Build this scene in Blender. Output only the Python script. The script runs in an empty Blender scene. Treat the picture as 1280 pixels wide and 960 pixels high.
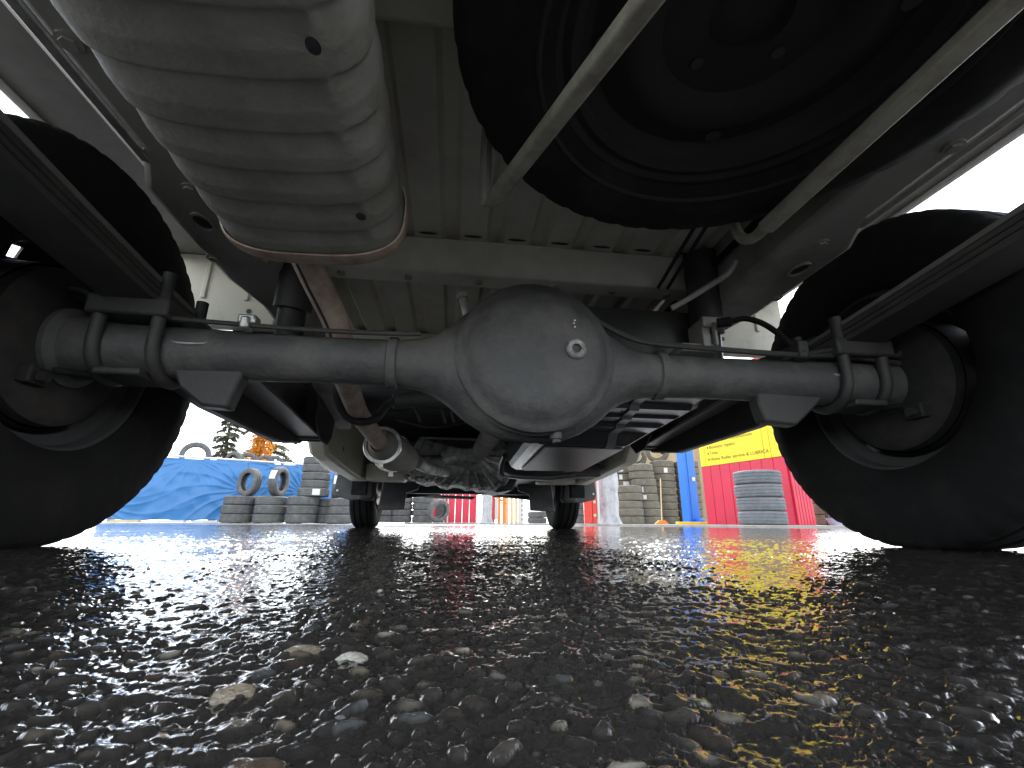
import bpy, bmesh, math, random
import numpy as np
from mathutils import Vector, Matrix
random.seed(7); np.random.seed(7)
R_ = math.radians
scene = bpy.context.scene
C = scene.collection
# ------------------------------------------------------------------ camera
FPX = 570.0
th, roll, yaw = R_(16.95), R_(0.39), R_(7.1)
fw = Vector((math.sin(yaw)*math.cos(th), math.cos(yaw)*math.cos(th), math.sin(th)))
rt = Vector((math.cos(yaw), -math.sin(yaw), 0)); up = rt.cross(fw)
rt2 = rt*math.cos(roll)+up*math.sin(roll); up2 = up*math.cos(roll)-rt*math.sin(roll)
cam_d = bpy.data.cameras.new('camera'); cam = bpy.data.objects.new('camera', cam_d); C.objects.link(cam)
CAMP = Vector((-0.094, -0.652, 0.035))
m = Matrix((rt2, up2, -fw)).transposed().to_4x4(); m.translation = CAMP
cam.matrix_world = m
cam_d.sensor_fit = 'HORIZONTAL'; cam_d.sensor_width = 36; cam_d.lens = 36*FPX/1280
cam_d.clip_start = 0.005; cam_d.clip_end = 2000
scene.camera = cam
# ------------------------------------------------------------------ sky, sun, exposure
w = bpy.data.worlds.new('World'); scene.world = w; w.use_nodes = True
nt = w.node_tree; bg = nt.nodes['Background']
SUN_EL, SUN_AZ = 48, 12            # azimuth clockwise from +Y: ahead, behind the cloud
sky = nt.nodes.new('ShaderNodeTexSky'); sky.sky_type = 'NISHITA'; sky.sun_disc = False
sky.sun_elevation = R_(SUN_EL); sky.sun_rotation = R_(SUN_AZ)
sky.air_density = 1.0; sky.dust_density = 1.0; sky.ozone_density = 1.0
hsv = nt.nodes.new('ShaderNodeHueSaturation'); hsv.inputs['Saturation'].default_value = 0.35   # an overcast sky
nt.links.new(sky.outputs[0], hsv.inputs['Color']); nt.links.new(hsv.outputs[0], bg.inputs['Color'])
bg.inputs['Strength'].default_value = 0.12
sd = bpy.data.lights.new('sun', 'SUN'); sun = bpy.data.objects.new('sun', sd); C.objects.link(sun)
sd.energy = 0.6; sd.angle = R_(30); sd.color = (1, .97, .92)
sdir = Vector((math.sin(R_(SUN_AZ))*math.cos(R_(SUN_EL)), math.cos(R_(SUN_AZ))*math.cos(R_(SUN_EL)), math.sin(R_(SUN_EL))))
sun.rotation_euler = sdir.to_track_quat('Z', 'Y').to_euler(); sun.location = (0, 0, 8)
scene.view_settings.view_transform = 'Standard'; scene.view_settings.look = 'None'
scene.view_settings.exposure = 2.75; scene.view_settings.gamma = 1
cy = scene.cycles; cy.use_denoising = True; cy.max_bounces = 14; cy.diffuse_bounces = 8; cy.glossy_bounces = 5
cy.caustics_reflective = True; cy.sample_clamp_indirect = 6
# ------------------------------------------------------------------ materials
MATS = {}
def mat(name, c, rough=.6, metal=0., c2=None, scale=8., lo=.45, hi=.65, bump=0., bscale=60., rough2=None, spec=.5, coat=0., stretch=None):
    if name in MATS: return MATS[name]
    mt = bpy.data.materials.new(name); mt.use_nodes = True; n = mt.node_tree; L = n.links
    p = n.nodes['Principled BSDF']
    p.inputs['Base Color'].default_value = (*c, 1); p.inputs['Roughness'].default_value = rough
    p.inputs['Metallic'].default_value = metal; p.inputs['Specular IOR Level'].default_value = spec
    p.inputs['Coat Weight'].default_value = coat; p.inputs['Coat Roughness'].default_value = .08
    tc = n.nodes.new('ShaderNodeTexCoord'); src = tc.outputs['Object']
    if stretch:
        mp = n.nodes.new('ShaderNodeMapping'); mp.inputs['Scale'].default_value = stretch
        L.new(src, mp.inputs['Vector']); src = mp.outputs['Vector']
    if c2 is not None:
        nz = n.nodes.new('ShaderNodeTexNoise'); nz.inputs['Scale'].default_value = scale; nz.inputs['Detail'].default_value = 9; nz.inputs['Roughness'].default_value = .68
        L.new(src, nz.inputs['Vector'])
        mr = n.nodes.new('ShaderNodeMapRange'); mr.inputs['From Min'].default_value = lo; mr.inputs['From Max'].default_value = hi
        L.new(nz.outputs['Fac'], mr.inputs['Value'])
        mx = n.nodes.new('ShaderNodeMix'); mx.data_type = 'RGBA'
        mx.inputs[6].default_value = (*c, 1); mx.inputs[7].default_value = (*c2, 1)
        L.new(mr.outputs[0], mx.inputs[0]); L.new(mx.outputs[2], p.inputs['Base Color'])
        if rough2 is not None:
            m2 = n.nodes.new('ShaderNodeMapRange'); m2.inputs['To Min'].default_value = rough; m2.inputs['To Max'].default_value = rough2
            L.new(mr.outputs[0], m2.inputs['Value']); L.new(m2.outputs[0], p.inputs['Roughness'])
    if bump:
        nb = n.nodes.new('ShaderNodeTexNoise'); nb.inputs['Scale'].default_value = bscale; nb.inputs['Detail'].default_value = 5
        L.new(src, nb.inputs['Vector'])
        b = n.nodes.new('ShaderNodeBump'); b.inputs['Strength'].default_value = bump; b.inputs['Distance'].default_value = .004
        L.new(nb.outputs['Fac'], b.inputs['Height']); L.new(b.outputs[0], p.inputs['Normal'])
    MATS[name] = mt; return mt
mat('axle_black', (.046, .046, .0455), .6, c2=(.11, .104, .094), scale=11, lo=.45, hi=.72, bump=.35, bscale=130, rough2=.8)
mat('chassis_black', (.022, .022, .0215), .6, c2=(.055, .051, .044), scale=11, lo=.45, hi=.75, bump=.2, bscale=90, rough2=.75)
mat('rail_grey', (.30, .29, .26), .55, c2=(.13, .12, .105), scale=6, lo=.5, hi=.75, bump=.2, bscale=70, rough2=.75)
mat('underseal', (.66, .63, .53), .6, c2=(.42, .38, .31), scale=5, lo=.42, hi=.75, bump=.15, bscale=60)
mat('cream_paint', (.58, .55, .44), .5, c2=(.34, .30, .23), scale=9, lo=.52, hi=.78, bump=.1)
mat('white_body', (.74, .74, .72), .35, c2=(.5, .49, .45), scale=4, lo=.5, hi=.8)
mat('wing_grey', (.26, .25, .23), .5, c2=(.16, .15, .135), scale=5)
mat('drum_black', (.007, .007, .007), .8, c2=(.025, .02, .017), scale=20)
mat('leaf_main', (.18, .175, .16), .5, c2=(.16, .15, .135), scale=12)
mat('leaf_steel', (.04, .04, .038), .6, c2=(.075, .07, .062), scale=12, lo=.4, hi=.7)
mat('muffler_steel', (.30, .29, .255), .62, c2=(.17, .158, .13), scale=9, lo=.40, hi=.70, bump=.25, bscale=150, rough2=.75)
mat('rust', (.50, .40, .33), .7, c2=(.30, .19, .13), scale=25, lo=.4, hi=.7, bump=.3, bscale=180)
mat('plug_steel', (.24, .24, .23), .5, metal=.5, c2=(.1, .1, .095), scale=120)
mat('spare_rubber', (.014, .0135, .012), .85, c2=(.028, .026, .022), scale=10, bump=.25, bscale=90, spec=.2)
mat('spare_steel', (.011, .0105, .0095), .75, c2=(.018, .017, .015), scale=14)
mat('bar_paint', (.36, .34, .27), .6, c2=(.20, .18, .14), scale=20)
mat('bright_steel', (.5, .5, .48), .38, metal=.7, c2=(.25, .24, .22), scale=30)
mat('cast_alloy', (.50, .50, .47), .5, metal=.35, c2=(.10, .095, .085), scale=22, lo=.4, hi=.7, bump=.4, bscale=120, rough2=.7)
mat('tank_black', (.06, .06, .06), .34, c2=(.22, .215, .20), scale=6, lo=.5, hi=.8, rough2=.5)
mat('tank_grey', (.24, .24, .225), .45, metal=0., c2=(.16, .155, .145), scale=9, lo=.45, hi=.75)
mat('rubber', (.006, .006, .0062), .8, c2=(.013, .0125, .012), scale=18, lo=.45, hi=.7, bump=.25, bscale=150, spec=.2)
mat('old_rubber', (.095, .094, .09), .8, c2=(.16, .158, .15), scale=9, lo=.4, hi=.7, bump=.2, bscale=80)
mat('warm_rubber', (.14, .126, .09), .8, c2=(.21, .19, .14), scale=9, lo=.4, hi=.7, bump=.2, bscale=80)
mat('dust_rubber', (.12, .127, .135), .75, c2=(.18, .19, .20), scale=7, lo=.4, hi=.7, bump=.2, bscale=80)
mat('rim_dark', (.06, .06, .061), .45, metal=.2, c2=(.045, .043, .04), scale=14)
mat('paper', (.65, .65, .62), .7)
mat('plastic_black', (.028, .028, .03), .55, c2=(.05, .05, .05), scale=12)
# ------------------------------------------------------------------ mesh helpers
class MB:
    def __init__(s): s.v = []; s.f = []
    def add(s, vs, fs):
        o = len(s.v); s.v += [tuple(v) for v in vs]; s.f += [tuple(i+o for i in f) for f in fs]; return s
    def box(s, c, d, rot=None):
        x, y, z = [k/2 for k in d]
        vs = [Vector((i*x, j*y, k*z)) for i in (-1, 1) for j in (-1, 1) for k in (-1, 1)]
        if rot is not None: vs = [rot @ v for v in vs]
        vs = [v+Vector(c) for v in vs]
        return s.add(vs, [(0, 1, 3, 2), (4, 6, 7, 5), (0, 4, 5, 1), (2, 3, 7, 6), (0, 2, 6, 4), (1, 5, 7, 3)])
    def span(s, a, b): return s.box([(p+q)/2 for p, q in zip(a, b)], [abs(q-p) for p, q in zip(a, b)])
    def bar(s, a, b, wd, ht, upv=(0, 0, 1)):
        a = Vector(a); b = Vector(b); d = b-a; l = d.length; d.normalize(); u = Vector(upv)
        r = d.cross(u).normalized(); u = r.cross(d)
        return s.box((a+b)/2, (wd, l, ht), Matrix((r, d, u)).transposed())
    def prism(s, poly, axis, a, b):
        n = len(poly)
        def P(p, h):
            return {'X': (h, p[0], p[1]), 'Y': (p[0], h, p[1]), 'Z': (p[0], p[1], h)}[axis]
        vs = [P(p, a) for p in poly]+[P(p, b) for p in poly]
        fs = [tuple(range(n))[::-1], tuple(range(n, 2*n))]+[(i, (i+1) % n, n+(i+1) % n, n+i) for i in range(n)]
        return s.add(vs, fs)
    def loft(s, secs, cap=True, closed=True):
        n = len(secs[0]); vs = [p for q in secs for p in q]; fs = []
        for i in range(len(secs)-1):
            for j in range(n if closed else n-1):
                k = (j+1) % n; fs.append((i*n+j, i*n+k, (i+1)*n+k, (i+1)*n+j))
        if cap and closed: fs += [tuple(range(n))[::-1], tuple(range((len(secs)-1)*n, len(secs)*n))]
        return s.add(vs, fs)
    def tube(s, pts, r, n=12, cap=True, flat=None):
        pts = [Vector(p) for p in pts]; k = len(pts); rs = r if isinstance(r, (list, tuple)) else [r]*k
        secs = []; u = None
        for i, p in enumerate(pts):
            d = (pts[min(i+1, k-1)]-pts[max(i-1, 0)]).normalized()
            if u is None:
                u = Vector((0, 0, 1)) if abs(d.z) < .9 else Vector((0, 1, 0))
            u = (u-d*u.dot(d)).normalized(); v = d.cross(u)
            secs.append([p+(u*math.cos(t)+v*math.sin(t))*rs[i] for t in [2*math.pi*j/n for j in range(n)]])
        return s.loft(secs, cap)
    def lathe(s, prof, c=(0, 0, 0), axis='Z', n=48, closed=False):
        vs = []; k = len(prof)
        for i in range(n):
            t = 2*math.pi*i/n; co, si = math.cos(t), math.sin(t)
            for r, h in prof:
                p = {'Z': (r*co, r*si, h), 'Y': (r*co, h, r*si), 'X': (h, r*co, r*si)}[axis]
                vs.append((p[0]+c[0], p[1]+c[1], p[2]+c[2]))
        fs = []
        for i in range(n):
            j = (i+1) % n
            for q in range(k if closed else k-1):
                w_ = (q+1) % k; fs.append((i*k+q, i*k+w_, j*k+w_, j*k+q))
        return s.add(vs, fs)
    def mesh(s, name, mt, smooth=True, ang=38):
        me = bpy.data.meshes.new(name); me.from_pydata(s.v, [], s.f)
        bm = bmesh.new(); bm.from_mesh(me); bmesh.ops.remove_doubles(bm, verts=bm.verts, dist=1e-5)
        bmesh.ops.recalc_face_normals(bm, faces=bm.faces); bm.to_mesh(me); bm.free()
        if smooth:
            me.polygons.foreach_set('use_smooth', [True]*len(me.polygons)); me.set_sharp_from_angle(angle=R_(ang))
        me.materials.append(MATS[mt] if isinstance(mt, str) else mt); return me
    def build(s, name, mt, parent=None, bevel=0, **k):
        o = link(name, s.mesh(name, mt, **k), parent)
        if bevel:
            b = o.modifiers.new('bevel', 'BEVEL'); b.width = bevel; b.segments = 2; b.limit_method = 'ANGLE'; b.angle_limit = R_(40)
        return o
def link(name, me, parent=None):
    o = bpy.data.objects.new(name, me); C.objects.link(o)
    if parent: o.parent = parent
    return o
def empty(name, loc=(0, 0, 0), rz=0):
    o = bpy.data.objects.new(name, None); o.empty_display_size = .2; C.objects.link(o); o.location = loc; o.rotation_euler = (0, 0, rz); return o
def tag(o, label, cat, group=None):
    o['label'] = label; o['category'] = cat
    if group: o['group'] = group
    return o
def struct(o): o['kind'] = 'structure'; return o
def arc_path(pts, n=6):
    """Catmull-Rom through the points"""
    pts = [Vector(p) for p in pts]; P = [2*pts[0]-pts[1]]+pts+[2*pts[-1]-pts[-2]]; out = []
    for i in range(1, len(P)-2):
        for k in range(n):
            t = k/n; a, b, c, d = P[i-1], P[i], P[i+1], P[i+2]
            out.append(.5*((2*b)+(c-a)*t+(2*a-5*b+4*c-d)*t*t+(3*b-a-3*c+d)*t**3))
    return out+[pts[-1]]
# ------------------------------------------------------------------ ground: wet asphalt
def hash2(ix, iy, k):
    h = (ix.astype(np.int64)*73856093) ^ (iy.astype(np.int64)*19349663) ^ np.int64(k*83492791)
    h = (h ^ (h >> 13))*np.int64(1274126177); h = h ^ (h >> 16)
    return (h & 0xffffff).astype(np.float64)/0xffffff
def vnoise(x, y, k):
    ix = np.floor(x); iy = np.floor(y); fx = x-ix; fy = y-iy; fx = fx*fx*(3-2*fx); fy = fy*fy*(3-2*fy)
    a = hash2(ix, iy, k); b = hash2(ix+1, iy, k); c = hash2(ix, iy+1, k); d = hash2(ix+1, iy+1, k)
    return (a*(1-fx)+b*fx)*(1-fy)+(c*(1-fx)+d*fx)*fy
def stones(x, y, cell, keep, rmin, rmax, H, k):
    ix0 = np.floor(x/cell); iy0 = np.floor(y/cell)
    best = np.full(x.shape, -1.0); idc = np.zeros(x.shape)
    wx = x+cell*.12*(vnoise(x/cell*3, y/cell*3, k+50)-.5); wy = y+cell*.12*(vnoise(x/cell*3, y/cell*3, k+51)-.5)
    for dx in (-1, 0, 1):
        for dy in (-1, 0, 1):
            ix = ix0+dx; iy = iy0+dy
            r1 = hash2(ix, iy, k); r2 = hash2(ix, iy, k+1); r3 = hash2(ix, iy, k+2); r4 = hash2(ix, iy, k+3); r5 = hash2(ix, iy, k+4); r6 = hash2(ix, iy, k+5)
            px = wx-(ix+.1+.8*r1)*cell; py = wy-(iy+.1+.8*r2)*cell
            an = r3*6.283; ca, sa = np.cos(an), np.sin(an); u = px*ca+py*sa; v = (-px*sa+py*ca)*(1.1+.7*r4)
            rad = (rmin+(rmax-rmin)*r5)
            pw = 2.6; d = (np.abs(u)**pw+np.abs(v)**pw)**(1/pw)/rad
            h = H*(.35+.65*r6)*np.clip(1-d**3.2, 0, 1)**.42 + (u*(r4-.5)+v*(r1-.5))*.30*(d < 1)
            h = np.where((d < 1) & (r2*.63+r5*.37 < keep), h, -1)
            m_ = h > best; best = np.where(m_, h, best); idc = np.where(m_, r3*.5+r6*.5, idc)
    return best, idc
def asphalt():
    NA, NR = 1150, 620
    ang = np.radians(np.linspace(7.1-82, 7.1+82, NA)); rr = .045*np.exp(np.linspace(0, math.log(5.5/.045), NR))
    A, RR = np.meshgrid(ang, rr); X = CAMP.x+RR*np.sin(A); Y = CAMP.y+RR*np.cos(A)
    b = (vnoise(X/.035, Y/.035, 1)-.5)*.0020+(vnoise(X/.011, Y/.011, 2)-.5)*.0015+(vnoise(X/.0042, Y/.0042, 3)-.5)*.0009+(vnoise(X/.17, Y/.17, 4)-.5)*.003
    s1, c1 = stones(X, Y, .0070, .66, .0020, .0042, .0016, 11)
    s2, c2 = stones(X, Y, .0034, .66, .0009, .0020, .0010, 31)
    s3, c3 = stones(X, Y, .021, .20, .0035, .0072, .0019, 71)
    wl = .00005+(vnoise(X/.05, Y/.05, 8)-.5)*.0006
    st = np.maximum(np.maximum(s1, s2), s3)
    sid = np.where(s3 >= st, c3, np.where(s1 >= st, c1, c2*.9))
    Z = np.where(st > 0, b*.6+st*.85, b)
    dlt = Z-wl; Z = wl+np.where(dlt > 0, dlt, dlt*.18)
    fine = np.clip(.75+(RR-.10)/2., .75, 1.0); Z += ((vnoise(X/.0016, Y/.0016, 9)-.5)*.00055+(vnoise(X/.0008, Y/.0008, 10)-.5)*.00022)*fine
    # stone colour: most are tarred over, a few are worn bare
    g = vnoise(sid*977, sid*331, 5)
    cols = np.zeros(X.shape+(4,)); cols[..., 3] = 1
    cols[..., :3] = np.array([.027, .0245, .0215])
    bare = np.clip((st-.0006)/.0008, 0, 1)*np.clip(-.15+1.3*vnoise(X/.004, Y/.004, 14), 0, 1)
    pal = np.array([[.085, .078, .065], [.14, .118, .085], [.22, .185, .135], [.36, .33, .26], [.13, .085, .06], [.11, .115, .115], [.07, .063, .056], [.06, .055, .05]])
    pi_ = np.minimum((hash2(np.floor(sid*99991), np.floor(sid*7919), 6)*11).astype(int), 7)
    cols[..., :3] = cols[..., :3]*(1-bare[..., None])+pal[pi_]*.85*bare[..., None]
    nv = NA*NR; me = bpy.data.meshes.new('asphalt')
    co = np.stack([X, Y, Z+.0015], -1).reshape(-1, 3).astype(np.float32)
    i = np.arange((NR-1)*(NA-1)); r0 = i//(NA-1); c0 = i % (NA-1); a = r0*NA+c0
    q = np.stack([a, a+NA, a+NA+1, a+1], -1).astype(np.int32)
    me.vertices.add(nv); me.vertices.foreach_set('co', co.ravel()); me.loops.add(q.size); me.loops.foreach_set('vertex_index', q.ravel())
    me.polygons.add(len(q)); me.polygons.foreach_set('loop_start', np.arange(0, q.size, 4, dtype=np.int32)); me.polygons.foreach_set('use_smooth', np.ones(len(q), bool))
    at = me.color_attributes.new('stone', 'FLOAT_COLOR', 'POINT'); at.data.foreach_set('color', cols.reshape(-1).astype(np.float32))
    me.update(); me.validate()
    mt = bpy.data.materials.new('wet_asphalt'); mt.use_nodes = True; n = mt.node_tree; p = n.nodes['Principled BSDF']
    va = n.nodes.new('ShaderNodeVertexColor'); va.layer_name = 'stone'; n.links.new(va.outputs[0], p.inputs['Base Color'])
    p.inputs['Roughness'].default_value = .16; p.inputs['Specular IOR Level'].default_value = .5
    p.inputs['Coat Weight'].default_value = .85; p.inputs['Coat Roughness'].default_value = .05; p.inputs['Coat IOR'].default_value = 1.33
    nb = n.nodes.new('ShaderNodeTexNoise'); nb.inputs['Scale'].default_value = 900; nb.inputs['Detail'].default_value = 3
    tc = n.nodes.new('ShaderNodeTexCoord'); n.links.new(tc.outputs['Object'], nb.inputs['Vector'])
    bp = n.nodes.new('ShaderNodeBump'); bp.inputs['Strength'].default_value = .25; bp.inputs['Distance'].default_value = .0006
    n.links.new(nb.outputs['Fac'], bp.inputs['Height']); n.links.new(bp.outputs[0], p.inputs['Normal'])
    me.materials.append(mt)
    return link('asphalt', me)
asph = struct(asphalt()); asph['label'] = 'wet coarse asphalt yard in the foreground'
def ground_mat():
    mt = bpy.data.materials.new('yard_asphalt'); mt.use_nodes = True; n = mt.node_tree; p = n.nodes['Principled BSDF']
    tc = n.nodes.new('ShaderNodeTexCoord'); nz = n.nodes.new('ShaderNodeTexNoise'); nz.inputs['Scale'].default_value = 90; nz.inputs['Detail'].default_value = 6
    n.links.new(tc.outputs['Object'], nz.inputs['Vector'])
    cr = n.nodes.new('ShaderNodeValToRGB'); cr.color_ramp.elements[0].color = (.045, .043, .04, 1); cr.color_ramp.elements[1].color = (.15, .145, .135, 1)
    cr.color_ramp.elements[0].position = .4; cr.color_ramp.elements[1].position = .75
    n.links.new(nz.outputs['Fac'], cr.inputs[0]); n.links.new(cr.outputs[0], p.inputs['Base Color'])
    bp = n.nodes.new('ShaderNodeBump'); bp.inputs['Strength'].default_value = .9; bp.inputs['Distance'].default_value = .006
    n.links.new(nz.outputs['Fac'], bp.inputs['Height']); n.links.new(bp.outputs[0], p.inputs['Normal'])
    p.inputs['Roughness'].default_value = .22
    MATS['ground'] = mt
ground_mat()
gb = MB(); gb.add([(-300, -300, -.006), (300, -300, -.006), (300, 300, -.006), (-300, 300, -.006)], [(0, 1, 2, 3)])
struct(gb.build('ground', 'ground', smooth=False))
# loose and bare stones proud of the asphalt near the camera
def stone_mesh(k):
    bm = bmesh.new(); bmesh.ops.create_icosphere(bm, subdivisions=2, radius=1)
    rnd = random.Random(k); pl = [(Vector((rnd.uniform(-1, 1), rnd.uniform(-1, 1), rnd.uniform(-1, 1))).normalized(), rnd.uniform(.55, .85)) for _ in range(9)]
    for v in bm.verts:
        for nn, dd in pl:
            e = v.co.dot(nn)-dd
            if e > 0: v.co -= nn*e*.92
    me = bpy.data.meshes.new('stone'); bm.to_mesh(me); bm.free()
    me.polygons.foreach_set('use_smooth', [True]*len(me.polygons)); me.set_sharp_from_angle(angle=R_(50)); return me
SC = [('stone_tan', (.24, .20, .14)), ('stone_pale', (.42, .40, .33)), ('stone_grey', (.15, .155, .15)), ('stone_brown', (.11, .08, .06)), ('stone_dark', (.06, .058, .055)), ('stone_white', (.55, .54, .48))]
for nme, c in SC: mat(nme, c, .25, c2=tuple(k*.45 for k in c), scale=1.6, lo=.45, hi=.75, bump=.5, bscale=5, coat=.5)
SM = []
for k in range(12):
    me = stone_mesh(k); me.materials.append(MATS[SC[k % 6][0]]); SM.append(me)
rs = random.Random(21)
SP = [(-10.6, .150, 5, .0042), (-10.2, .137, 1, .0040), (-15, .146, 0, .0062), (12.5, .141, 5, .0032), (14.3, .139, 0, .0045), (24.5, .142, 0, .0050), (-20.5, .118, 0, .005), (-37, .098, 2, .006), (2, .165, 4, .004)]
for k in range(110):
    SP.append((rs.uniform(-52, 66), .085+.28*rs.random()**1.6, rs.choice([0, 0, 1, 2, 2, 3, 4, 4, 3, 2, 0]), rs.uniform(.0008, .0022)))
for b, d, ci, sz in SP:
    o = link('stone', SM[ci+6*rs.randint(0, 1)], asph)
    bb = R_(b)+0*yaw; o.location = (CAMP.x+d*math.sin(bb+yaw*.0), CAMP.y+d*math.cos(bb), .0012+sz*.02)
    o.rotation_euler = (rs.uniform(-.3, .3), rs.uniform(-.3, .3), rs.uniform(0, 6.28)); o.scale = (sz*rs.uniform(.9, 1.4), sz*rs.uniform(.7, 1), sz*rs.uniform(.35, .6))

# ------------------------------------------------------------------ the truck (rear axle over the origin, nose towards +Y)
truck = tag(empty('truck'), 'small white flatbed truck seen from underneath, leaf sprung rear axle with round differential', 'truck')
AZ = .259                                    # axle height
# --- rear axle
ax = MB(); secs = []
for x, rz, ry, zc in [(-.63, .056, .056, 0), (-.612, .054, .054, 0), (-.605, .044, .044, 0), (-.545, .038, .038, 0), (-.30, .0335, .0335, 0), (-.197, .0345, .0345, 0), (-.195, .0385, .0385, 0), (-.183, .0385, .0385, 0), (-.181, .0350, .0345, 0), (-.15, .039, .037, 0), (-.125, .049, .040, 0), (-.105, .064, .044, .001), (-.085, .083, .048, .002), (-.06, .101, .051, .004), (-.03, .114, .052, .005), (0.015, .119, .052, .006)]:
    secs.append((x, rz, ry, zc))
mir = [(.03-x if abs(x) < .2 else .03-x, rz, ry, zc) for x, rz, ry, zc in reversed(secs[:-1])]
mir = [(min(x, .64) if x > .5 else x, rz, ry, zc) for x, rz, ry, zc in mir]
allsec = secs+mir
xs = []; loftsec = []
for x, rz, ry, zc in allsec:
    if xs and x <= xs[-1]: x = xs[-1]+.004
    xs.append(x); loftsec.append([(x, ry*math.cos(t)*1.0, AZ+zc+rz*math.sin(t)) for t in [2*math.pi*j/32 for j in range(32)]])
ax.loft(loftsec); axle = ax.build('rear_axle', 'axle_black', truck)
cv = MB()
cp = [(.116, -.036), (.1195, -.040), (.1212, -.045), (.1205, -.0500), (.1165, -.0530), (.1130, -.0545), (.1085, -.0570), (.1040, -.0608), (.0980, -.0665), (.0880, -.0712), (.0740, -.0745), (.0550, -.0766), (.030, -.0777), (.0001, -.0780)]
cv.lathe(cp, (.016, 0, AZ+.008), 'Y', 72)
# slight teardrop: pull the cover's sides out towards the tubes
cv.v = [(.016+(x-.016)*.93, y+.004, AZ+.008+(z-AZ-.008)*.94) for x, y, z in cv.v]
cv.v = [(.016+(x-.016)*(1+.05*max(0, 1-abs(z-AZ)/.09)*(abs(x-.016)/.12)**2), y, z) for x, y, z in cv.v]
cover = cv.build('differential_cover', 'axle_black', axle)
pg = MB(); pc = (.068, -.0712, .268)
pg.lathe([(.0001, .002), (.0065, .002), (.0068, -.006), (.0125, -.0065), (.0150, -.0045), (.0152, .004), (.019, .0045), (.019, .012)], pc, 'Y', 24); pg.build('filler_plug', 'plug_steel', axle)
pg = MB(); pg.box((.068, -.0702, .268), (.0085, .003, .0085)); pg.build('plug_socket', 'plastic_black', axle)
for dx, dz in ((0, 0), (-.001, .006), (.001, .011)):
    b_ = MB(); b_.lathe([(.0001, -.004), (.0014, -.0035), (.0018, 0), (.0018, .004)], (.067+dx, -.0715+dz*.2, .301+dz), 'Y', 10); b_.build('stamped_mark', 'bright_steel', axle)
dp = MB(); dp.tube([(.046, -.030, AZ-.108), (.047, -.031, AZ-.1165)], .006, 6); dp.tube([(.046, -.030, AZ-.102), (.046, -.030, AZ-.111)], .009, 12); dp.build('drain_plug', 'axle_black', axle)
vt = MB(); vt.tube([(-.085, .0, AZ+.085), (-.092, -.002, AZ+.112)], .006, 8); vt.tube([(-.092, -.002, AZ+.112), (-.094, -.002, AZ+.120)], .009, 8); vt.build('breather', 'bright_steel', axle)
nose = MB(); nose.lathe([(.09, .03), (.085, .07), (.06, .12), (.045, .17), (.05, .175), (.05, .19), (.0001, .19)], (.016, 0, AZ+.005), 'Y', 32); nose.build('pinion_housing', 'axle_black', axle)
# weld seam round the cover ring
wd = MB(); wd.lathe([(.1100, -.029), (.1155, -.032), (.1120, -.0365)], (.016, 0, AZ+.008), 'Y', 72, closed=True); wd.build('weld_bead', 'axle_black', axle)
# brake pipes and clips
bl = MB(); bl.tube(arc_path([(-.640, -.030, .335), (-.60, -.030, .330), (-.565, -.033, .303), (-.50, -.038, .296), (-.40, -.036, .293), (-.30, -.034, .291), (-.20, -.034, .292), (-.15, -.03, .296)]), .0036, 8); bl.build('brake_pipe', 'chassis_black', axle)
bl = MB(); bl.tube(arc_path([(.10, -.03, .345), (.13, -.034, .322), (.17, -.035, .304), (.215, -.036, .298), (.32, -.037, .294), (.44, -.037, .292), (.52, -.036, .296), (.58, -.036, .291), (.62, -.036, .287)]), .0048, 8); bl.build('brake_pipe', 'chassis_black', axle)
bl = MB(); bl.tube(arc_path([(.44, -.039, .291), (.48, -.040, .300), (.52, -.041, .3045), (.57, -.041, .301), (.615, -.041, .299), (.617, -.041, .306)]), .0036, 8); bl.build('brake_pipe', 'chassis_black', axle)
cl = MB(); cl.box((-.385, -.030, .301), (.024, .020, .014)); cl.box((-.385, -.034, .294), (.012, .022, .018)); cl.build('pipe_clip', 'bright_steel', axle, bevel=.003)
cl = MB(); cl.box((.445, -.034, .300), (.018, .022, .03)); cl.tube([(.445, -.046, .292), (.445, -.03, .292)], .008, 8); cl.build('pipe_clip', 'chassis_black', axle, bevel=.003)
for a_, b_ in (((-.475, -.034, .262), (-.43, -.034, .262)), ((.495, -.034, .262), (.53, -.034, .268))):
    k = MB(); k.tube(arc_path([(a_[0], -.028, a_[2]+.012), (a_[0]+.004, -.036, a_[2]), (b_[0]-.004, -.036, b_[2]), (b_[0], -.030, b_[2]+.010)], 4), .002, 6); k.build('wire_clip', 'bright_steel', axle)
# U-bolts
for x in (-.563, -.491, .511, .579):
    u = MB(); pts = [(x, -.043, .358), (x, -.043, .30)]
    pts += [(x, -.043*math.cos(t), AZ-.043*math.sin(t)) for t in np.linspace(0, math.pi, 15)]+[(x, .043, .30), (x, .043, .358)]
    u.tube(pts, .0085, 10); u.build('u_bolt', 'chassis_black', axle)
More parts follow.
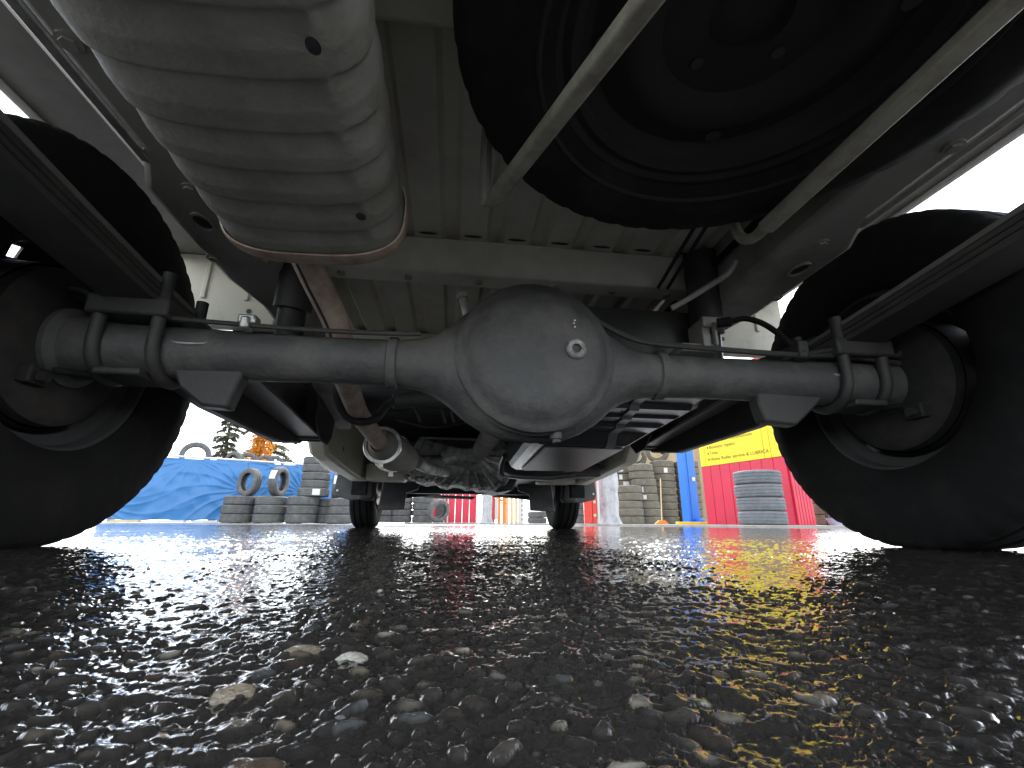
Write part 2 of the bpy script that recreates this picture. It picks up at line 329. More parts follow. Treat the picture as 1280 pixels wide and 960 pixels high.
# spring seats and lower shock brackets
for sgn, poly in ((-1, [(-.478, .236), (-.462, .205), (-.430, .181), (-.398, .179), (-.385, .232), (-.39, .262), (-.47, .262)]), (1, [(.530, .272), (.508, .251), (.470, .215), (.430, .182), (.378, .187), (.371, .214), (.372, .246), (.43, .27)])):
    b_ = MB(); b_.prism(poly, 'Y', -.020, .006); b_.build('shock_bracket', 'chassis_black', axle, bevel=.004)
for sgn in (-1, 1):
    xc = -.527 if sgn < 0 else .545
    b_ = MB(); b_.span((xc-.05, -.055, .292), (xc+.05, .055, .320)); b_.build('spring_seat', 'chassis_black', axle, bevel=.004)
    b_ = MB(); b_.span((xc-.028, -.044, AZ-.046), (xc+.028, .02, AZ-.036)); b_.build('saddle_pad', 'chassis_black', axle, bevel=.003)
    bp_ = MB(); bp_.lathe([(.03, 0), (.105, .0), (.118, .008), (.120, .022), (.112, .03)] if sgn > 0 else [(.03, 0), (.105, 0), (.118, -.008), (.120, -.022), (.112, -.03)], (sgn*.618, 0, AZ), 'X', 48); bp_.v = [(x, y*.9, AZ+(z-AZ)*.9) for x, y, z in bp_.v]; bp_.build('brake_backing_plate', 'drum_black', axle)
    dr = MB(); s_ = sgn; dr.lathe([(.112, s_*.005), (.114, s_*.05), (.10, s_*.075), (.05, s_*.085), (.0001, s_*.09)], (sgn*.632, 0, AZ), 'X', 40); dr.build('brake_drum', 'drum_black', axle)
    wc = MB(); wc.tube([(sgn*.600, -.012, AZ+.075), (sgn*.622, -.012, AZ+.075)], .012, 10); wc.build('brake_union', 'drum_black', axle)
    wc = MB(); wc.box((sgn*.613, -.05, AZ-.055), (.02, .03, .022)); wc.tube([(sgn*.596, -.05, AZ-.055), (sgn*.620, -.05, AZ-.055)], .007, 8); wc.build('handbrake_lever', 'drum_black', axle, bevel=.003)
    wc = MB(); wc.tube([(sgn*.590, -.055, AZ-.058), (sgn*.600, -.055, AZ-.058)], .006, 8); wc.build('lever_pin', 'drum_black', axle)
# --- wheels
def tyre_mesh(name, Rr, wd_, rim, n, notch, mt):
    """lying flat, axis Z; the tread carries grooves and, with notch, shoulder blocks"""
    h = wd_/2; t = MB()
    prof = [(rim, -h*.80), (rim+.010, -h*.92), (rim+(Rr-rim)*.35, -h*1.02), (rim+(Rr-rim)*.6, -h*1.03), (Rr*.955, -h*.93), (Rr*.985, -h*.80)]
    tr = [(-.62, 0), (-.50, 0), (-.48, 1), (-.40, 1), (-.38, 0), (-.10, 0), (-.08, 1), (.08, 1), (.10, 0), (.38, 0), (.40, 1), (.48, 1), (.50, 0), (.62, 0)]
    dep = .007
    prof += [(Rr-.002*abs(k)/.62-(dep if g else 0), k*h*1.15) for k, g in tr]
    prof += [(r, -z) for r, z in reversed(prof[:6])]
    ins = [(rim+.004, h*.55), (Rr-.018, h*.55), (Rr-.018, -h*.55), (rim+.004, -h*.55)]
    t.lathe(prof+ins, n=n, closed=True)
    if notch:
        k = len(prof)+4; vs = []
        for i, (x, y, z) in enumerate(t.v):
            seg = i//k; q = i % k
            r = math.hypot(x, y); f = 1
            if (q in (4, 5, 6) or q in (19, 20, 21)) and seg % 4 in (0,): f = (r-.003)/r
            vs.append((x*f, y*f, z))
        t.v = vs
    return t.mesh(name, mt, ang=45)
WR = .273; WW = .145
me_tyre = tyre_mesh('tyre', WR, WW, .150, 192, True, 'rubber')
def rim_mesh(mt='rim_dark', n=48):
    """steel wheel, axis Z, outer face at +Z; disc with eight vent holes"""
    r = MB()
    r.lathe([(.166, -.066), (.1685, -.060), (.166, -.054), (.152, -.050), (.150, -.03), (.136, -.02), (.134, .015), (.148, .03), (.152, .052), (.166, .056), (.1685, .060), (.166, .066), (.160, .060), (.146, .054), (.142, .034), (.128, .018), (.130, -.022), (.144, -.033), (.147, -.052), (.160, -.060)], n=n, closed=True)
    # disc as rings with gaps
    N = 48
    def ring(p0, p1, skip=None, thick=.004):
        for i in range(N):
            if skip and (i % 6) in skip: continue
            a0, a1 = 2*math.pi*i/N, 2*math.pi*(i+1)/N; vs = []
            for dz in (0, -thick):
                for a_ in (a0, a1):
                    for rr_, z in (p0, p1): vs.append((rr_*math.cos(a_), rr_*math.sin(a_), z+dz))
            r.add(vs, [(0, 1, 3, 2), (4, 6, 7, 5), (0, 2, 6, 4), (1, 5, 7, 3), (0, 4, 5, 1), (2, 3, 7, 6)])
    ring((.133, .018), (.124, .030)); ring((.124, .030), (.108, .038), skip=(0,)); ring((.108, .038), (.085, .040)); ring((.085, .040), (.055, .030)); ring((.055, .030), (.03, .032)); ring((.03, .032), (.0005, .034))
    return r.mesh('rim', mt)
me_rim = rim_mesh()
def wheel(x, y, sgn, me_t=None, steer=0):
    wh = empty('wheel', (x, y, WR-.002)); wh.parent = truck
    wh.rotation_euler = (random.uniform(0, 6), 0, steer)
    for nm, me in (('tyre', me_t or me_tyre), ('rim', me_rim)):
        o = link(nm, me, wh); o.rotation_euler = (0, sgn*math.pi/2, 0)
    return wh
wheel(-.665, 0, -1); wheel(.665, 0, 1)
wheel(-.640, 2.49, -1); wheel(.640, 2.49, 1)
sp = empty('spare_wheel', (.150, -.388, .487)); sp.parent = truck; sp.rotation_euler = (R_(1.5), 0, .3)
for nm, me in (('tyre', tyre_mesh('spare_tyre', .263, .142, .172, 160, True, 'spare_rubber')), ('rim', None)):
    if nm == 'rim':
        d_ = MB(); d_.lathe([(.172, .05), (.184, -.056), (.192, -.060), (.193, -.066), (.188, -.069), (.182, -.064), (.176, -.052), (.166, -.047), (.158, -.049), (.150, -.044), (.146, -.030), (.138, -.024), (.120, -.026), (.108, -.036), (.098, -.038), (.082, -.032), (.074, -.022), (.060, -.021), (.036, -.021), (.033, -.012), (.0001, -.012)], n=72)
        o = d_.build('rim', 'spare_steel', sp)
        for q in range(8):
            a = q*math.pi/4+.2; h_ = MB(); h_.lathe([(.0001, 0), (.0085 if q % 2 else .006, 0)], (math.cos(a)*(.128 if q % 2 else .052), math.sin(a)*(.128 if q % 2 else .052), -.0275 if q % 2 else -.0225), 'Z', 14); h_.build('vent_hole' if q % 2 else 'stud_hole', 'plastic_black', sp)
    else: o = link(nm, me, sp)
# --- leaf springs
def leaf(xc, sgn):
    root = None
    def zl(y): return (.338+.10*(-y/.85)**1.15 if y < 0 else .338-.026*min(1, y/.25)-.036*max(0, y-.25)/.51)
    lv = [(-.64, .76, 0, .0075), (-.61, .24, -1, .0075), (-.56, .19, -2, .0075), (-.50, .13, -3, .009)]
    for i, (y0, y1, k, tk) in enumerate(lv):
        b = MB(); secs = []
        for y in np.linspace(y0, y1, 22):
            zz = zl(y)+.003*k*0-.0085*(i)+.006; hw = .033
            if i and (y < y0+.03 or y > y1-.03): hw = .028
            secs.append([(xc-hw, y, zz), (xc+hw, y, zz), (xc+hw, y, zz-tk), (xc-hw, y, zz-tk)])
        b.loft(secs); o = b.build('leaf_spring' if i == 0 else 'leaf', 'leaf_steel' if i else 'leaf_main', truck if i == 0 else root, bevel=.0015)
        if i == 0: root = o
    for y in (-.64, .76):
        e = MB(); e.tube([(xc-.036, y, zl(y)-.002+.014), (xc+.036, y, zl(y)-.002+.014)], .020, 16); e.build('spring_eye', 'chassis_black', root)
    sb = MB(); xi, xo = (xc-.032, xc-.058) if sgn < 0 else (xc+.012, xc+.038)
    sb.prism([(.05, .262), (.26, .240), (.63, .237), (.80, .262), (.88, .31), (.88, .44), (.40, .40), (.05, .37)], 'X', xi, xo); sb.build('side_beam', 'chassis_black', truck, bevel=.005)
    # front hanger
    h = MB(); poly = [(.64, .47), (.66, .30), (.72, .262), (.79, .256), (.83, .285), (.88, .47)]
    for dx in (-.047, .041): h.prism(poly, 'X', xc+dx, xc+dx+.006)
    h.span((xc-.041, .80, .27), (xc+.041, .815, .47)); h.build('spring_hanger', 'chassis_black', truck, bevel=.002)
    for dx in (-.044, .038):
        s_ = MB(); s_.prism([(-.655, .395), (-.62, .395), (-.61, .48), (-.665, .48)], 'X', xc+dx, xc+dx+.006); s_.build('spring_shackle', 'chassis_black', truck, bevel=.002)
leaf(-.527, -1); leaf(.545, 1)
# --- frame rails
for sgn in (-1, 1):
    S = MB(); secs = []
    for y, xa, xb, zb, zt in [(-.69, .40, .474, .452, .575), (-.17, .40, .474, .450, .575), (-.10, .40, .512, .449, .575), (.13, .40, .512, .447, .575), (.22, .40, .485, .440, .57), (.34, .40, .478, .425, .56), (.55, .41, .48, .385, .53), (.80, .43, .485, .345, .49), (.92, .44, .49, .33, .47)]:
        x0, x1 = sgn*xa, sgn*xb; secs.append([(x0, y, zb), (x1, y, zb), (x1, y, zt), (x0, y, zt)])
    S.loft(secs); rail = S.build('frame_rail', 'rail_grey', truck, bevel=.010)
    f = MB(); f.span((sgn*.474, -.68, .450), (sgn*.484, -.15, .4545)); f.build('rail_flange', 'bright_steel' if sgn < 0 else 'rail_grey', rail, bevel=.001)  # left flange coloured brighter to stand in for the light line along the rail
    hl = MB(); hl.lathe([(.021, -.004), (.026, -.0035), (.027, 0), (.021, .001)], (0, 0, 0), 'Z', 28, closed=True); o = hl.build('hole_rim', 'rail_grey', rail); o.location = (sgn*.468, -.040, .4475); o.scale = (.55, .85, 1)
    hp = MB(); hp.lathe([(.0001, 0), (.021, 0)], (0, 0, 0), 'Z', 28); o = hp.build('drain_hole', 'plastic_black', rail); o.location = (sgn*.468, -.040, .4478); o.scale = (.55, .85, 1)
    # front rail: cream
    S = MB(); secs = []
    for y, xc, zb, zt in [(.86, .545, .325, .458), (.98, .555, .252, .456), (1.1, .555, .243, .45), (1.35, .553, .230, .44), (1.62, .55, .219, .42), (2.0, .54, .25, .42)]:
        x0, x1 = sgn*(xc-.032), sgn*(xc+.032); secs.append([(x0, y, zb), (x1, y, zb), (x1, y, zt), (x0, y, zt)])
    S.loft(secs); fr = S.build('cab_rail', 'cream_paint', truck, bevel=.012)
    for y, z in ((1.18, .305), (1.40, .285)):
        k = MB(); k.lathe([(.0001, 0), (.010, 0)], (sgn*.5222, y, z), 'X', 20); k.build('rail_hole', 'plastic_black', fr)
    o = MB(); o.span((sgn*.50, 1.56, .222), (sgn*.32, 1.70, .30)); o.build('outrigger', 'cream_paint', truck, bevel=.012)
# --- bed: ribbed floor, cross members, sides
fl = MB(); prof = []; x = -.40; k = 0
pitch = .0855
xs_ = []
zf = .565
x = -.7
pts = []
while x < .7:
    pts += [(x, zf), (x+.050, zf), (x+.058, zf+.010), (x+.0775, zf+.010)]; x += pitch
pts = [p for p in pts if -.4 <= p[0] <= .4]
pts = [(-.4, zf)]+pts+[(.4, zf)]
n = len(pts)
vs = [(p[0], -.70, p[1]) for p in pts]+[(p[0], .93, p[1]) for p in pts]+[(p[0], -.70, .59) for p in pts]+[(p[0], .93, .59) for p in pts]
fs = []
for i in range(n-1):
    fs += [(i, i+1, n+i+1, n+i), (2*n+i, 3*n+i, 3*n+i+1, 2*n+i+1), (i, 2*n+i, 2*n+i+1, i+1), (n+i, n+i+1, 3*n+i+1, 3*n+i)]
fs += [(0, n, 3*n, 2*n), (n-1, 3*n-1, 4*n-1, 2*n-1)]
fl.add(vs, fs); floor = fl.build('bed_floor', 'underseal', truck, ang=25)
for y0, y1, zb in ((.145, .205, .503), (-.375, -.300, .520), (-.695, -.63, .50), (.62, .70, .48)):
    c_ = MB(); c_.prism([(y0-.02, zf-.001), (y0, zb+.006), (y0+.006, zb), (y1-.006, zb), (y1, zb+.006), (y1+.02, zf-.001)], 'X', -.40, .40); c_.build('cross_member', 'underseal', truck, bevel=.003)
for i in range(9):
    x0 = -.7+pitch*(4+i)
    if x0+.03 > .38: continue
    nt_ = MB(); nt_.lathe([(.0001, 0), (.012, 0)], (0, 0, 0), 'Z', 14); o = nt_.build('drain_slot', 'plastic_black', floor); o.location = (x0+.025, .112, zf-.0012); o.scale = (1.5, .35, 1)
for sgn in (-1, 1):
    s_ = MB(); s_.span((sgn*.398, -.70, .615), (sgn*.637, .93, .63)); s_.build('bed_wing', 'wing_grey', truck)
    s_ = MB(); s_.span((sgn*(.643 if sgn < 0 else .6372), -.70, .615), (sgn*.735, .92, .63)); s_.build('bed_wing', 'wing_grey', truck)
    s_ = MB(); s_.prism([(-.71, .612), (-.40, .600), (-.27, .600), (-.20, .612), (.92, .612), (.92, .93), (-.71, .93)], 'X', sgn*.736, sgn*.752); s_.build('bed_side', 'white_body', truck, bevel=.004)
    # lip of the wheel opening
    s_ = MB(); s_.tube([(sgn*.738, -.70, .606), (sgn*.738, -.40, .598), (sgn*.738, -.27, .598), (sgn*.738, -.20, .609), (sgn*.738, .9, .609)], .006, 8); s_.build('side_hem', 'white_body', truck)
    # inner mud panel ahead of the wheel
    p_ = MB(); zt = .614; p_.prism([(sgn*.505, zt), (sgn*.505, .445), (sgn*.60, .442), (sgn*.715, .446), (sgn*.733, .52), (sgn*.733, zt)], 'Y', .335, .345)
    for dx in (.565, .655): p_.prism([(sgn*dx, .61), (sgn*dx, .505), (sgn*(dx+.010), .505), (sgn*(dx+.010), .61)], 'Y', .330, .337)
    p_.span((sgn*.505, .345, .442), (sgn*.733, .36, .452)); pan = p_.build('mud_panel', 'cream_paint', truck, bevel=.002)
    b_ = MB(); b_.lathe([(.0001, 0), (.006, 0)], (sgn*.56, .3340, .480), 'Y', 12); b_.build('bolt_hole', 'plastic_black', pan)
s_ = MB(); s_.span((-.735, -.73, .60), (.735, -.712, .93)); s_.build('tailgate', 'white_body', truck, bevel=.004)
# --- muffler with pressed ribs
mf = MB(); secs = []
mx, mz, hw, hh = -.276, .405, .105, .064
NY = 330; NT = 72
def superel(t, a, b, p=2.8):
    c, s = math.cos(t), math.sin(t); return a*math.copysign(abs(c)**(2/p), c), b*math.copysign(abs(s)**(2/p), s)
ribs = [-.180, -.225, -.270, -.315, -.364, -.413, -.462, -.51, -.56, -.61]
for iy in range(NY+1):
    y = -.66+.55*iy/NY; e = 1
    if y > -.135: q = (y+.135)/.025; e = math.sqrt(max(0, 1-q*q))*.17+.83
    if y < -.64: q = (-.64-y)/.02; e = math.sqrt(max(0, 1-min(1, q)**2))*.2+.8
    ring = []
    for j in range(NT):
        t = 2*math.pi*j/NT; a, b = superel(t, hw*e, hh*e, 3.0)
        d = 0
        for yr in ribs:
            q_ = y-yr; g = (1/(1+math.exp(-max(-60, min(60, q_/.0009)))))*max(0, 1-max(0, q_)/.026)   # a pressed step: sharp rear edge, long run-out
            win = 0
            if math.sin(t) < 0:
                win = max(0, min(1, (.072-a)/.006))
                if a > .084: win = 1.0
            if abs(math.sin(t)) < .75 and a > .07: win = 1
            d += g*win
        ring.append((mx+a*(1-.022*d), y, mz+b*(1-.080*d)+.003*(a/hw)))
    secs.append(ring)
mf.loft(secs); muf = mf.build('muffler', 'muffler_steel', truck, ang=60)
muf.location.y = -.012
fg = MB(); loop = [superel(2*math.pi*j/72, hw+.0035, hh+.0035, 3.0) for j in range(72)]
fg.loft([[(mx+a*k_, y, mz+b*k_+.003*(a/hw)) for a, b in loop] for y, k_ in ((-.141, .98), (-.140, 1.0), (-.133, 1.010), (-.122, .998), (-.114, .95))], cap=False); fg.build('end_seam', 'rust', muf)
for x_, y_ in ((-.200, -.398), (-.202, -.218)):
    h_ = MB(); h_.lathe([(.0001, .0), (.0052, .0)], (0, 0, 0), 'Z', 16); o = h_.build('drain_hole', 'plastic_black', muf); o.location = (x_, y_, mz-hh-.0006); o.scale = (1, 1.25, 1)
k = MB(); k.span((-.60, .36, .36), (-.41, .40, .484)); k.build('sky_gap_block', 'chassis_black', truck, bevel=.004)  # black block added to shut out sky light below the left mud panel
# --- exhaust pipe over the axle with its seam, heat shield and front pipe
pth = arc_path([(-.318, -.135, .405), (-.318, -.09, .402), (-.306, -.02, .372), (-.290, .04, .338), (-.290, .09, .315), (-.298, .16, .290), (-.300, .24, .274), (-.300, .34, .255), (-.290, .46, .238), (-.283, .56, .226)], 6)
ep = MB(); ep.tube(pth, .0205, 20); exh = ep.build('exhaust_pipe', 'rust', truck)
sl = MB(); sl.tube([p+Vector((-.0066, -.0112, -.0150)) for p in pth[2:40]], .0026, 6); sl.build('pipe_seam', 'plastic_black', exh)
hs = MB(); hs.lathe([(.024, 0), (.030, .004), (.046, .03), (.055, .06), (.058, .15), (.054, .26), (.040, .31), (.030, .33), (.0001, .33)], (0, 0, 0), 'Y', 28); o = hs.build('catalyst_shield', 'muffler_steel', exh); o.location = (-.286, .53, .226); o.scale = (.86, 1, .86); o.rotation_euler = (R_(-1), 0, R_(-8))
for yy, s1 in ((.56, 1.0), (.70, 1.14)):
    rg = MB(); rg.lathe([(.050, -.004), (.060, -.003), (.062, .0), (.060, .003), (.050, .004)], (0, 0, 0), 'Y', 28, closed=True); rg.box((0, 0, -.064), (.014, .010, .018)); o = rg.build('clamp_ring', 'bright_steel', exh); o.location = (-.284+.06*(yy-.5), yy, .226); o.scale = (s1*.80, 1, s1*.80)
fp = MB(); fp.tube(arc_path([(-.215, .86, .222), (-.19, 1.0, .222), (-.15, 1.2, .23), (-.12, 1.45, .25)]), .021, 14); fp.build('front_pipe', 'cast_alloy', exh)
# bracket loop and cross tube
ct = MB(); ct.tube(arc_path([(-.235, .36, .292), (-.16, .38, .305), (-.02, .40, .305), (.08, .40, .305)]), .0175, 14); ct.build('cross_tube', 'leaf_steel', truck)
lp = MB(); lp.tube(arc_path([(-.345, .30, .33), (-.342, .30, .285), (-.325, .305, .248), (-.295, .31, .234), (-.262, .315, .243), (-.245, .33, .275), (-.235, .36, .295)]), .0085, 10); lp.build('exhaust_hanger', 'chassis_black', truck)
for x_ in (-.19, -.13, -.11):
    hk = MB(); hk.tube([(x_, .40, .295), (x_+.012, .42, .262)], .004, 6); hk.build('hook', 'leaf_steel', truck)
bx_ = MB(); bx_.span((-.055, .43, .262), (-.01, .47, .29)); bx_.tube([(-.05, .45, .29), (-.05, .45, .35)], .003, 6); bx_.tube([(-.018, .45, .29), (-.018, .45, .35)], .003, 6); bx_.build('valve_block', 'chassis_black', truck, bevel=.003)
# --- spare carrier
r_ = MB(); r_.bar((-.062, -.196, .402), (.085, -.645, .345), .0165, .0165); r_.build('carrier_bar', 'bar_paint', truck, bevel=.004)
r_ = MB(); r_.tube(arc_path([(-.060, -.196, .403), (-.067, -.186, .408), (-.071, -.186, .425), (-.070, -.19, .565)]), .007, 8); r_.build('carrier_hook', 'rail_grey', truck)
r_ = MB(); r_.bar((.292, -.68, .398), (.292, -.190, .402), .020, .014); r_.tube(arc_path([(.292, -.195, .402), (.292, -.165, .405), (.294, -.140, .425), (.297, -.125, .47), (.297, -.12, .56)]), .008, 8); r_.build('carrier_arm', 'bar_paint', truck, bevel=.003)
r_ = MB(); r_.span((.03, -.690, .382), (.33, -.665, .390)); r_.build('carrier_cross_bar', 'rail_grey', truck, bevel=.003)
# --- shock absorbers
for sgn in (-1, 1):
    s_ = MB(); s_.tube([(sgn*.392, .135, .30), (sgn*.388, .120, .39)], .023, 20); s_.tube([(sgn*.388, .12, .39), (sgn*.372, .09, .55)], .031, 20); s_.tube([(sgn*.41, .12, .296), (sgn*.37, .12, .296)], .018, 14); s_.build('shock_absorber', 'chassis_black', truck)
# --- brake hose, bracket and pipe on the right
h_ = MB(); h_.span((.335, .05, .335), (.350, .10, .39)); h_.span((.335, .045, .372), (.378, .055, .392)); h_.span((.30, .06, .330), (.37, .12, .345)); h_.span((.352, .04, .335), (.358, .05, .380)); h_.build('hose_bracket', 'rail_grey', truck, bevel=.002)
h_ = MB(); h_.tube([(.352, .03, .372), (.372, .02, .372)], .009, 8); h_.tube(arc_path([(.37, .02, .372), (.392, .01, .374), (.415, .0, .362), (.432, -.015, .335), (.445, -.03, .300)]), .005, 10); h_.build('brake_hose', 'rubber', truck)
h_ = MB(); h_.tube(arc_path([(.27, .03, .395), (.29, .02, .405), (.325, .0, .425), (.35, -.02, .440), (.362, -.03, .46)]), .0052, 8); h_.build('brake_line', 'rail_grey', truck)
h_ = MB(); h_.span((.30, .10, .30), (.42, .17, .33)); h_.build('bracket_plate', 'plastic_black', truck, bevel=.004)
for x_ in (.305, .325):
    h_ = MB(); h_.tube([(x_, -.12, .555), (x_, .14, .498)], .0035, 6); h_.build('fuel_line', 'chassis_black', truck)
# --- fuel tank, stepped underside
tk = MB(); poly = [(.15, .45), (.155, .302), (.165, .292), (.255, .284), (.262, .272), (.30, .269), (.306, .262), (.345, .259), (.352, .250), (.40, .247), (.415, .228), (.43, .218), (.86, .204), (.90, .215), (.915, .24), (.93, .45)]
secs = []
def tx(x_, y, z):      # the rear shelf is wider than the sump
    w_ = max(0, min(1, (z-.215)/.06)); return x_ if x_ < .2 else x_+(.098*w_)
for x_, sh in ((.085, .022), (.094, .008), (.11, 0), (.320, 0), (.338, .008), (.348, .022)):
    secs.append([(tx(x_, y, z), y+(sh*.6 if y < .3 else (-sh*.6 if y > .8 else 0)), z+(sh if z < .44 else 0)) for y, z in poly])
tk.loft(secs); tank = tk.build('fuel_tank', 'tank_black', truck, ang=22)
tp = MB(); tp.prism([(.445, .2165), (.84, .2035), (.84, .1995), (.445, .2125)], 'X', .125, .325); tp.build('tank_guard', 'tank_grey', tank, bevel=.002)
tf = MB(); tf.loft([[(x_, y_, z_) for x_, y_ in ((.078, .925), (.369, .925), (.372, .14), (.075, .14))] for z_ in (.330, .336)]); tf.build('tank_flange', 'tank_black', tank, bevel=.001)
for x_ in (.285,):
    st_ = MB()
    pp = [(y, z-.0045) for y, z in poly[1:-1]]; st_.loft([[(x_-.011, y, z), (x_+.011, y, z), (x_+.011, y, z+.003), (x_-.011, y, z+.003)] for y, z in pp]); st_.build('tank_strap', 'tank_grey', tank, bevel=.0005)
fb = MB(); fb.tube(arc_path([(.08, .93, .26), (.075, 1.0, .225), (.10, 1.05, .205), (.24, 1.08, .20), (.36, 1.05, .21)]), .010, 8); fb.build('tank_pipe', 'tank_black', tank)
cm = MB(); cm.span((.10, 1.15, .215), (.50, 1.27, .27)); cm.build('cab_cross_member', 'chassis_black', truck, bevel=.012)
# --- propeller shaft and gearbox
ps = MB(); ps.tube([(.016, .19, .264), (.016, .24, .267), (.012, 1.05, .31), (.01, 1.12, .312), (.01, 1.30, .315)], [.026, .033, .033, .033, .028], 20); ps.build('propeller_shaft', 'muffler_steel', truck)
fl_ = [(-.300, .34), (-.296, .30), (-.312, .272), (-.296, .250), (-.285, .222), (-.255, .214), (-.235, .205), (-.205, .212), (-.185, .216), (-.16, .198), (-.125, .190), (-.095, .203), (-.06, .200), (-.03, .186), (.005, .190), (.03, .180), (.075, .178), (.105, .182), (.125, .200), (.150, .206), (.168, .236), (.160, .262), (.175, .292), (.160, .33), (.165, .372), (.13, .42), (-.26, .42)]
gx = MB(); gx.prism(fl_, 'Y', 1.50, 1.53)
def shrink(k, cx_=-.06, cz_=.31): return [(cx_+(x-cx_)*k, cz_+(z-cz_)*k) for x, z in fl_]
gx.loft([[(x, y, z) for x, z in shrink(k)] for y, k in ((1.53, .94), (1.75, .98))])
gx.loft([[(x, y, z) for x, z in shrink(k, -.03, .315)] for y, k in ((1.30, .22), (1.33, .34), (1.42, .52), (1.47, .78), (1.501, .90))])
gear = gx.build('gearbox', 'cast_alloy', truck, bevel=.004, ang=30)
rnd = random.Random(4)
for i, (x, z) in enumerate(fl_[1:-3]):
    if i % 2 == 0:
        rb = MB(); c0 = Vector((-.03+(x+.03)*.45, 1.40, .315+(z-.315)*.45)); c1 = Vector((-.03+(x+.03)*.93, 1.495, .315+(z-.315)*.95))
        rb.bar(c0, c1, .007, .022, (0, 1, .3)); rb.build('rib', 'cast_alloy', gear, bevel=.002)
    bo = MB(); cx_, cz_ = -.06+(x+.06)*.955, .31+(z-.31)*.945
    bo.tube([(cx_, 1.507, cz_), (cx_, 1.484, cz_)], .0105, 12); bo.tube([(cx_, 1.486, cz_), (cx_, 1.474, cz_)], .0065, 6); bo.build('bolt_boss', 'cast_alloy', gear)
sm = MB(); sm.tube([(-.31, 1.40, .272), (-.285, 1.40, .272), (-.28, 1.40, .272), (-.07, 1.41, .280), (-.05, 1.41, .280)], [.036, .038, .045, .045, .03], 22); sm.build('starter_motor', 'cast_alloy', gear)
pn = MB(); pn.loft([[(x_, y_, z_) for x_, z_ in q] for y_, q in ((1.60, [(.05, .30), (.06, .196), (.12, .176), (.20, .190), (.215, .235), (.20, .30)]), (1.95, [(.05, .30), (.06, .196), (.12, .178), (.20, .192), (.215, .235), (.20, .30)]))]); pn.build('oil_pan', 'plastic_black', truck, bevel=.012)
un = MB(); un.span((-.48, 1.72, .255), (.48, 3.0, .45)); un.build('engine', 'plastic_black', truck, bevel=.02)
us = MB(); us.span((-.69, .935, .458), (.69, 1.75, .468)); us.build('cab_floor', 'plastic_black', truck)
us = MB(); us.span((-.69, .931, .40), (.69, .9345, .614)); us.build('light_stop_panel', 'plastic_black', truck)  # added black panel, stops daylight showing through the gap between bed and cab
for x_, y_, z_ in ((-.11, .62, .36), (.0, .80, .40), (-.18, .95, .38)):
    k = MB(); k.tube(arc_path([(x_-.12, y_, z_), (x_, y_+.02, z_-.02), (x_+.12, y_+.05, z_+.01)]), .006, 8); k.build('cable', 'plastic_black', truck)
k = MB(); k.tube([(-.015, 1.05, .33), (.03, 1.25, .40)], .006, 8); k.build('shift_rod', 'rail_grey', truck)
# --- small fittings under the bed
def fitting(name, mt, pts, r, n=8):
    k = MB(); k.tube(arc_path(pts), r, n); return k.build(name, mt, truck)
fitting('handbrake_cable', 'rubber', [(-.60, -.04, .215), (-.54, .02, .225), (-.46, .12, .27), (-.36, .26, .33), (-.22, .40, .36), (-.05, .55, .37)], .0045)
fitting('handbrake_cable', 'rubber', [(.60, -.04, .215), (.55, .03, .22), (.47, .12, .255), (.42, .24, .31), (.40, .40, .36)], .0045)
fitting('wiring_loom', 'rubber', [(-.385, -.66, .50), (-.386, -.40, .505), (-.384, -.15, .50), (-.388, .05, .505), (-.385, .40, .50)], .007)
fitting('wiring_loom', 'rubber', [(.385, -.66, .515), (.384, -.30, .51), (.386, -.05, .515), (.384, .3, .51)], .006)
for y_ in (-.52, -.28, -.08, .2):
    k = MB(); k.box((-.395, y_, .502), (.012, .016, .022)); k.build('loom_clip', 'bright_steel', truck, bevel=.002)
for x_ in (-.33, -.20, -.06, .10, .22, .34):
    k = MB(); k.tube([(x_, .175, .505), (x_, .175, .4985)], .0075, 6); k.build('bolt', 'rail_grey', truck)
for x_, y_ in ((-.42, -.30), (-.455, -.30), (-.42, .06), (-.50, .06), (.42, -.30), (.455, -.30), (.42, .06), (.50, .06), (-.45, -.11), (.45, -.11)):
    k = MB(); k.tube([(x_, y_, .452), (x_, y_, .4435)], .0075, 6); k.tube([(x_, y_, .4515), (x_, y_, .4465)], .011, 12); k.build('bolt', 'rail_grey', truck)
for y_ in (-.60,):
    k = MB(); k.tube(arc_path([(-.175, y_, .43), (-.155, y_, .44), (-.145, y_, .47), (-.145, y_, .565)]), .005, 8); k.build('muffler_hanger', 'chassis_black', muf)
    k = MB(); k.box((-.145, y_, .50), (.02, .03, .045)); k.build('hanger_rubber', 'rubber', muf, bevel=.006)
